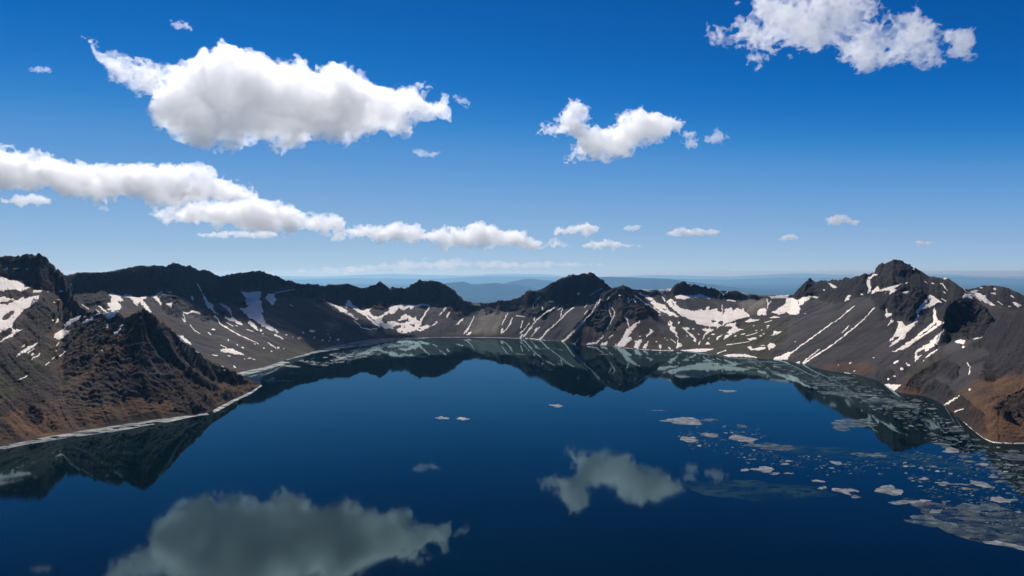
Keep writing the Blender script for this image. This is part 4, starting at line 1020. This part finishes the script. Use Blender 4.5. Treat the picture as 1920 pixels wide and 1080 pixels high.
ice('shore_ice', [(398,770),(440,748),(470,735),(489,721),(492,723),(472,738),(442,752),(402,775)], M_SHELF, 'thin white ice edge around the tip of the brown spur', None, 4035, rough=0.1, thick=0.4, cat='shore ice', st=4, z0=0.05)
ice('shore_ice', [(425,704),(447,698),(500,687),(527,677),(545,679),(520,687),(495,695),(470,701),(440,707)], M_SHELF, 'pale ice sheet in the cove behind the spur tip', None, 4041, rough=0.3, thick=0.4, cat='shore ice', lace=0.45, st=5, z0=0.05)
ice('shore_ice', [(520,679),(575,662),(622,649),(660,641),(700,635.3),(760,632.5),(800,632),(806,634),(760,638),(720,643),(690,648),(650,652),(620,657),(580,664),(545,674)], M_SHELF, 'broad white ice sheet along the far left shore', None, 4051, rough=0.3, thick=0.4, cat='shore ice', lace=0.45, st=7, z0=0.05)
ice('shore_ice', [(800,632),(860,631.4),(900,632),(940,632.6),(980,634),(980,635.4),(940,634),(900,633.4),(860,632.8),(800,633.6)], M_SHELF, 'hairline ice edge along the shore under the low pale saddle', None, 4061, rough=0.05, thick=0.4, cat='shore ice', st=12, z0=0.05)

def brash(polys, count, seed):
    """broken ice too small and too many to count, one loose mass"""
    r = random.Random(seed); v = []; f = []
    bb = [np.array(p) for p in polys]
    n = 0
    while n < count:
        k = r.randrange(len(polys)); a = bb[k]
        x, y = r.uniform(a[:, 0].min(), a[:, 0].max()), r.uniform(a[:, 1].min(), a[:, 1].max())
        if not inside(x, y, polys[k]) or perlin(np.array([x / 40.0]), np.array([y / 12.0]), 5)[0] < -0.15: continue
        n += 1
        rx = 0.9 + 3.6 * r.random() ** 2; ry = rx * 0.2 * (y - 510) / 290 * r.uniform(0.5, 1.4) + 0.15; t = r.uniform(0, 6.28); m = r.randint(5, 7)
        b = len(v)
        ring = [px_to_water(x + rx * math.cos(t + 6.283 * q / m) * r.uniform(.6, 1.2), y + ry * math.sin(t + 6.283 * q / m) * r.uniform(.6, 1.2)) for q in range(m)]
        h = r.uniform(0.1, 0.4)
        v += [(p[0], p[1], h) for p in ring] + [(p[0], p[1], -0.1) for p in ring]
        f.append([b + q for q in range(m)][::-1]); f += [[b + q, b + (q + 1) % m, b + m + (q + 1) % m, b + m + q] for q in range(m)]
    o = mesh_obj('brash_ice', v, f, M_DULL, smooth=False)
    tag(o, 'loose crumbs of broken grey ice drifting between the floes', 'ice', kind='stuff')
brash([BELT, BELT, BELT, [(1690,845),(1790,855),(1930,925),(1930,1000),(1800,975),(1740,930),(1690,880)], [(1400,672),(1480,680),(1560,700),(1620,718),(1600,745),(1500,715),(1420,690)], [(1260,795),(1420,800),(1480,850),(1700,870),(1600,890),(1300,850)], [(560,676),(620,664),(700,648),(780,640),(760,655),(660,675),(600,690)]], 2300, 77)

# ------------------------------------------------------------------ land beyond the crater
def plain():
    xs = np.concatenate([-np.geomspace(420000, 1500, 66), np.linspace(-1400, 1400, 5), np.geomspace(1500, 420000, 66)])
    ys = np.concatenate([np.linspace(-30000, 5000, 12), np.geomspace(5500, 420000, 130)])
    gx_, gy_ = np.meshgrid(xs, ys, indexing='ij')
    z = -2300 + 60 * fbm(gx_ / 6000, gy_ / 6000, 4, 5) * np.clip((gy_ - 9000) / 8000, 0, 1)
    i = np.arange(gx_.size).reshape(gx_.shape)
    q = np.stack([i[:-1, :-1], i[1:, :-1], i[1:, 1:], i[:-1, 1:]], -1).reshape(-1, 4)
    o = mesh_obj('plain', np.stack([gx_, gy_, z], -1).reshape(-1, 3), q, M_FOREST)
    tag(o, 'hazy blue forested plain stretching to the horizon', kind='structure')
plain()
def hills(name, crest, D, width, label, seed):
    c = xy(crest); xs = np.arange(c[0, 0], c[-1, 0], 3.0)
    v = np.linspace(-2.2, 2.2, 41)
    yc = np.interp(xs, c[:, 0], c[:, 1]) + 0.6 * fbm(xs / 22, xs * 0, 4, seed)
    pts = np.zeros((len(xs), len(v), 3))
    for k, t in enumerate(v):
        Y = D + t * width * (1 + 0.1 * np.sin(xs / 40))
        zc = CAM_H - (yc - YH) / F * D
        X = (xs - XC) / F * D
        n = fbm(X / (width * .6), Y / (width * .6), 4, seed + 9)
        z = -2350 + (zc + 2350) * np.exp(-t * t * 1.3) * (1 + 0.12 * n * min(1, abs(t) * 2))
        pts[:, k] = np.column_stack([X, Y, z])
    i = np.arange(len(xs) * len(v)).reshape(len(xs), len(v))
    q = np.stack([i[:-1, :-1], i[1:, :-1], i[1:, 1:], i[:-1, 1:]], -1).reshape(-1, 4)
    o = mesh_obj(name, pts.reshape(-1, 3), q, M_FOREST)
    tag(o, label, kind='structure')
hills('hills', [(780,560),(820,534),(840,530),(870,528),(885,533),(910,532),(930,530),(950,534),(970,533),(1000,540),(1060,560)], 82000, 4500, 'blue forested hills behind the low saddle', 3)
hills('hills', [(900,560),(950,529),(970,526),(982,523),(1000,522),(1015,525),(1040,527),(1060,526),(1085,535),(1120,560)], 105000, 5000, 'paler flat-topped blue hill behind the dark dome peak', 5)
hills('hills', [(1040,560),(1100,522),(1130,519),(1150,519),(1200,521),(1250,523),(1300,529),(1350,535),(1400,541),(1440,544),(1490,547),(1560,551),(1640,560)], 95000, 6000, 'long blue ridge sloping down behind the snow basin', 6)
hills('hills', [(500,560),(560,540),(640,534),(680,533),(720,536),(800,535),(840,560)], 125000, 6000, 'faint pale blue ridge behind the jagged crags', 8)
hills('hills', [(1700,552),(1780,538),(1860,536),(1920,538),(2000,536),(2080,552)], 130000, 7000, 'faint blue ridge behind the shoulder of the great peak', 12)

hills('hills', [(-250 + 70 * k, 516.0 + 2.4 * math.sin(k * 1.7) + 1.5 * math.sin(k * 0.63 + 1)) for k in range(36)], 290000, 16000, 'pale distant mountain chain fading into the horizon haze', 15)
hills('hills', [(-250 + 90 * k, 521.0 + 2.0 * math.sin(k * 2.1 + 2) + 2.0 * math.sin(k * 0.8)) for k in range(28)], 190000, 11000, 'low hazy blue ridges in front of the pale distant mountain chain', 17)

# ------------------------------------------------------------------ clouds: closed puffy meshes filled with scattering vapour
import openvdb
def lattice(shape, cell, rng):
    """smooth value noise on a voxel grid, built from a random lattice with cubic B-spline weights"""
    out = None; Ws = []
    dims = []
    for n, c in zip(shape, cell):
        m = int(n / c) + 5; t = np.arange(n) / c + rng.random(); i = t.astype(int); f = t - i
        W = np.zeros((n, m), np.float32); r = np.arange(n)
        W[r, i] = (1 - f) ** 3 / 6; W[r, i + 1] = (3 * f ** 3 - 6 * f ** 2 + 4) / 6; W[r, i + 2] = (-3 * f ** 3 + 3 * f ** 2 + 3 * f + 1) / 6; W[r, i + 3] = f ** 3 / 6
        Ws.append(W); dims.append(m)
    a = rng.standard_normal(dims).astype(np.float32)
    for k in range(3): a = np.moveaxis(np.tensordot(Ws[k], a, axes=(1, k)), 0, k)
    return a / (a.std() + 1e-6)

def cloud(parts, D, depth, vox_px, mat, label, group=None, seed=1, billow=0.30, rag=0.16, maxr=None, name='cloud', flat=0.0):
    """parts: outlines in photo pixels; D: distance of its middle; depth: how deep it is compared with its thickness"""
    rng = np.random.default_rng(seed)
    S = D / F; vox = vox_px * S
    allp = np.concatenate([np.array(p, float) for p in parts])
    polys = [np.column_stack([(np.array(p)[:, 0] - XC) * S, CAM_H + (YH - np.array(p)[:, 1]) * S]) for p in parts]
    ap = np.concatenate(polys)
    pad = 5 * vox + 6 * S
    xs = np.arange(ap[:, 0].min() - pad, ap[:, 0].max() + pad, vox); zs = np.arange(ap[:, 1].min() - pad, ap[:, 1].max() + pad, vox)
    gx_, gz_ = np.meshgrid(xs, zs, indexing='ij')
    d = np.max([sdf_poly(gx_, gz_, p) for p in polys], axis=0)
    R = min(float(d.max()), maxr * S) if maxr else float(d.max())
    half = R * depth
    ys = np.arange(-half - pad, half + pad, vox)
    shp = (len(xs), len(ys), len(zs))
    dd = np.clip(d, None, R)[:, None, :]; yy = (ys / depth)[None, :, None]
    f = R - np.sqrt((R - dd) ** 2 + yy ** 2)
    f = f.astype(np.float32)
    nz = np.zeros(shp, np.float32); amp = 1.0; c = max(R / vox * 0.75, 6.0); tot = 0
    while c > 1.6:
        q = lattice(shp, (c, c, c * .9), rng)
        nz += amp * (0.8 - 1.25 * np.abs(q) if c < R / vox * .6 else 0.75 * q); tot += amp
        amp *= 0.74; c /= 1.8
    nz *= 1.35 / tot
    fine = lattice(shp, (2.6, 2.6, 2.2), rng)
    f += R * billow * nz + vox * 1.1 * fine * rag / 0.16 * 0.8
    if flat:
        pass
    f[0] = f[-1] = -1; f[:, 0] = f[:, -1] = -1; f[:, :, 0] = f[:, :, -1] = -1
    g = openvdb.FloatGrid(background=-1.0); g.copyFromArray(np.clip(f / vox, -3, 3))
    p, t, q = g.convertToPolygons(isovalue=0.0, adaptivity=0.0)
    v = np.empty((len(p), 3)); v[:, 0] = xs[0] + p[:, 0] * vox; v[:, 1] = D + ys[0] + p[:, 1] * vox; v[:, 2] = zs[0] + p[:, 2] * vox
    if not len(q): return None
    o = mesh_obj(name, v, q.astype(np.int32), mat)
    # drop specks is not needed: loose scraps are part of a cloud's ragged edge
    me = o.data
    c0 = v.mean(0)
    n0 = np.zeros(len(me.polygons) * 3, np.float32); me.polygons.foreach_get('normal', n0)
    ce = np.zeros(len(me.polygons) * 3, np.float32); me.polygons.foreach_get('center', ce)
    ar = np.zeros(len(me.polygons), np.float32); me.polygons.foreach_get('area', ar)
    if float((np.einsum('ij,ij->i', n0.reshape(-1, 3), ce.reshape(-1, 3) - c0) * ar).sum()) < 0: me.flip_normals()
    tag(o, label, 'cloud', group)
    return o

def mat_cloud(name, density, albedo):
    m, nt, nd, ln = new_mat(name)
    v = N(nd, 'ShaderNodeVolumeScatter', Density=density, Anisotropy=0.6)
    v.inputs['Color'].default_value = (albedo, albedo, min(1.0, albedo + 0.004), 1)
    out = nd.new('ShaderNodeOutputMaterial'); ln.new(v.outputs[0], out.inputs['Volume'])
    return m
C_DENSE = mat_cloud('cloud_vapour', 0.0080, 0.997)
C_FAR = mat_cloud('far_cloud_vapour', 0.0026, 0.978)
C_MID = mat_cloud('small_cloud_vapour', 0.0075, 0.985)
C_THIN = mat_cloud('thin_cloud_vapour', 0.0065, 0.99)
C_VEIL = mat_cloud('veil_cloud_vapour', 0.0005, 0.99)

BIGC = [(290,208),(310,185),(330,160),(350,140),(380,115),(400,100),(420,92),(470,95),(520,102),(560,110),(590,125),(605,138),(625,122),(660,125),(690,140),(720,143),(760,160),(790,175),(815,190),(832,207),(800,212),(765,215),(755,240),(735,238),(700,235),(660,240),(620,250),(580,258),(545,262),(520,275),(480,272),(445,270),(430,258),(390,248),(340,240),(305,228),(300,215)]
cloud([BIGC], 6100, 0.8, 2.0, C_DENSE, 'big white cumulus with a grey hollow belly and a pointed tail', None, 3, billow=0.42)
cloud([[(178,86),(190,88),(205,100),(215,108),(240,115),(270,110),(290,130),(335,140),(330,152),(300,152),(310,165),(290,178),(265,172),(250,165),(220,160),(200,130),(183,105)]], 6300, 0.8, 1.6, C_THIN, 'torn wisp trailing from the big cumulus', None, 5, billow=0.75, rag=0.25)
cloud([[(1012,250),(1025,232),(1050,228),(1062,200),(1075,190),(1095,192),(1110,208),(1118,222),(1150,220),(1190,210),(1210,203),(1245,210),(1262,212),(1278,235),(1270,250),(1250,252),(1235,262),(1200,262),(1180,280),(1178,292),(1140,295),(1090,297),(1060,290),(1070,270),(1058,255),(1030,252)]], 9000, 0.9, 1.6, C_DENSE, 'ragged white cloud with a knob on top above the dark dome peak', None, 7, billow=0.6, rag=0.2)
cloud([[(1278,262),(1285,247),(1300,250),(1310,270),(1295,276)]], 9050, 0.8, 1.2, C_THIN, 'small wisp at the end of the ragged knobbed cloud', None, 8, billow=0.6, rag=0.25)
cloud([[(1320,262),(1335,252),(1345,240),(1355,250),(1368,258),(1350,268),(1330,268)]], 9000, 0.8, 1.2, C_THIN, 'small hooked cloud puff beside the ragged knobbed cloud', None, 9, billow=0.45, rag=0.2)
cloud([[(1333,75),(1345,50),(1375,30),(1400,35),(1430,20),(1455,2),(1480,-8),(1530,5),(1560,-2),(1600,0),(1620,18),(1645,20),(1650,35),(1665,30),(1690,33),(1720,42),(1740,50),(1760,70),(1790,85),(1820,80),(1815,95),(1780,100),(1760,115),(1720,122),(1690,125),(1670,112),(1620,110),(1560,108),(1540,95),(1500,88),(1480,75),(1450,80),(1415,85),(1400,75),(1370,70),(1345,85)]], 5600, 0.6, 1.75, C_DENSE, 'long patchy white cloud with blue gaps, highest in the sky', None, 11, billow=1.0, rag=0.2, maxr=34)
BANDA = [(-80,300),(-40,280),(0,268),(22,275),(28,290),(80,292),(120,298),(160,296),(200,302),(245,296),(265,315),(320,310),(360,320),(400,340),(440,345),(475,355),(470,372),(430,378),(380,380),(320,382),(250,378),(190,372),(120,368),(60,358),(0,352),(-80,350)]
BANDB = [(285,402),(320,395),(350,382),(400,378),(460,372),(505,372),(540,385),(570,402),(620,408),(650,415),(655,430),(640,438),(600,438),(540,436),(480,432),(420,425),(350,416),(330,406),(300,408)]
BANDC = [(638,440),(660,425),(690,428),(720,424),(745,420),(780,428),(830,432),(870,430),(885,420),(905,417),(925,422),(945,432),(985,432),(995,445),(1020,448),(1040,446),(1060,452),(1085,460),(1060,467),(1020,466),(960,460),(900,460),(830,458),(760,452),(700,450),(650,447)]
cloud([BANDA], 26000, 1.1, 1.8, C_FAR, 'long thick bank of white cloud over the left rim', 'cloud bank in a long line', 13, billow=0.45)
cloud([BANDB], 30000, 1.1, 1.6, C_FAR, 'middle layered bank of white cloud over the smooth summit', 'cloud bank in a long line', 14, billow=0.45)
cloud([BANDC], 36000, 1.1, 1.5, C_FAR, 'thin far bank of white cloud with a dome on top', 'cloud bank in a long line', 15, billow=0.45)
cloud([[(370,440),(400,434),(450,433),(500,434),(530,440),(500,447),(450,446),(400,446)]], 15000, 1.0, 1.1, C_MID, 'flat cloud sliver under the middle cloud bank', None, 16, billow=0.4)
cloud([[(5,378),(25,368),(50,364),(80,368),(103,376),(80,383),(50,386),(20,384)]], 12000, 1.0, 1.1, C_MID, 'small flat cloud under the thick cloud bank', None, 17, billow=0.4)
cloud([[(1085,460),(1110,452),(1140,450),(1170,456),(1198,462),(1150,466),(1110,466)]], 20000, 1.0, 1.0, C_MID, 'flat cloud tip at the end of the far cloud bank', None, 18, billow=0.4)
cloud([[(1035,438),(1045,430),(1065,428),(1085,420),(1100,418),(1120,428),(1125,436),(1100,440),(1060,440)]], 20000, 1.0, 1.0, C_MID, 'small domed cloud just above the far cloud bank', None, 19, billow=0.4)
cloud([[(1250,438),(1265,430),(1280,426),(1300,430),(1320,428),(1350,434),(1345,441),(1290,443),(1260,442)]], 19000, 1.0, 1.0, C_MID, 'flat-based small cloud above the snow basin', None, 20, billow=0.4)
cloud([[(1548,412),(1560,404),(1580,402),(1595,410),(1612,414),(1605,421),(1575,421),(1555,419)]], 15000, 1.0, 1.0, C_MID, 'small cloud puff above the steep crag left of the great peak', None, 21, billow=0.4)
cloud([[(1452,449),(1470,441),(1490,440),(1497,448),(1480,453),(1460,452)]], 20000, 1.0, 0.9, C_MID, 'tiny cloud puff between the flat-based cloud and the great peak', None, 22, billow=0.4)
cloud([[(1715,456),(1722,447),(1732,452),(1748,453),(1742,459),(1722,459)]], 20000, 1.0, 0.8, C_MID, 'tiny cloud puff above the right shoulder of the great peak', None, 23, billow=0.4)
cloud([[(322,42),(335,40),(350,44),(361,56),(345,54),(325,55)]], 6500, 0.8, 0.9, C_THIN, 'tiny ragged puff high above the big cumulus', None, 24, billow=0.6, rag=0.25)
cloud([[(50,128),(70,124),(94,128),(90,136),(70,137)]], 6500, 0.8, 0.9, C_THIN, 'tiny wisp high above the thick cloud bank', None, 25, billow=0.6, rag=0.25)
cloud([[(850,180),(862,182),(875,186),(882,195),(868,199),(855,192)]], 7000, 0.8, 0.9, C_THIN, 'tiny puff off the tail of the big cumulus', None, 26, billow=0.6, rag=0.25)
cloud([[(775,285),(790,281),(805,286),(826,286),(815,293),(785,293)]], 8000, 0.8, 0.9, C_THIN, 'tiny flat puff below the tail of the big cumulus', None, 27, billow=0.6, rag=0.25)
cloud([[(1165,430),(1180,423),(1205,423),(1200,430),(1180,434)]], 20000, 0.8, 0.9, C_MID, 'faint puff between two small domed clouds', None, 28, billow=0.5)
cloud([[(560,508),(640,502),(700,497),(760,490),(830,488),(900,489),(980,491),(1060,492),(1130,496),(1060,501),(960,503),(860,503),(760,505),(660,510)]], 52000, 2.0, 2.0, C_VEIL, 'faint pale cloud line low over the horizon', None, 29, billow=0.5)

# ------------------------------------------------------------------ the air inside the landscape
def haze():
    x, y0, y1, z0, z1 = 430000.0, -32000.0, 430000.0, -2500.0, 640.0
    v = [(-x, y0, z0), (x, y0, z0), (x, y1, z0), (-x, y1, z0), (-x, y0, z1), (x, y0, z1), (x, y1, z1), (-x, y1, z1)]
    f = [[0, 3, 2, 1], [4, 5, 6, 7], [0, 1, 5, 4], [1, 2, 6, 5], [2, 3, 7, 6], [3, 0, 4, 7]]
    o = mesh_obj('haze', v, f, mat_volume('haze_air', (0.25, 0.55, 0.93), 9.0e-6, 0.5), smooth=False)
    tag(o, 'thin blue haze filling the air over the land', kind='stuff')
haze()
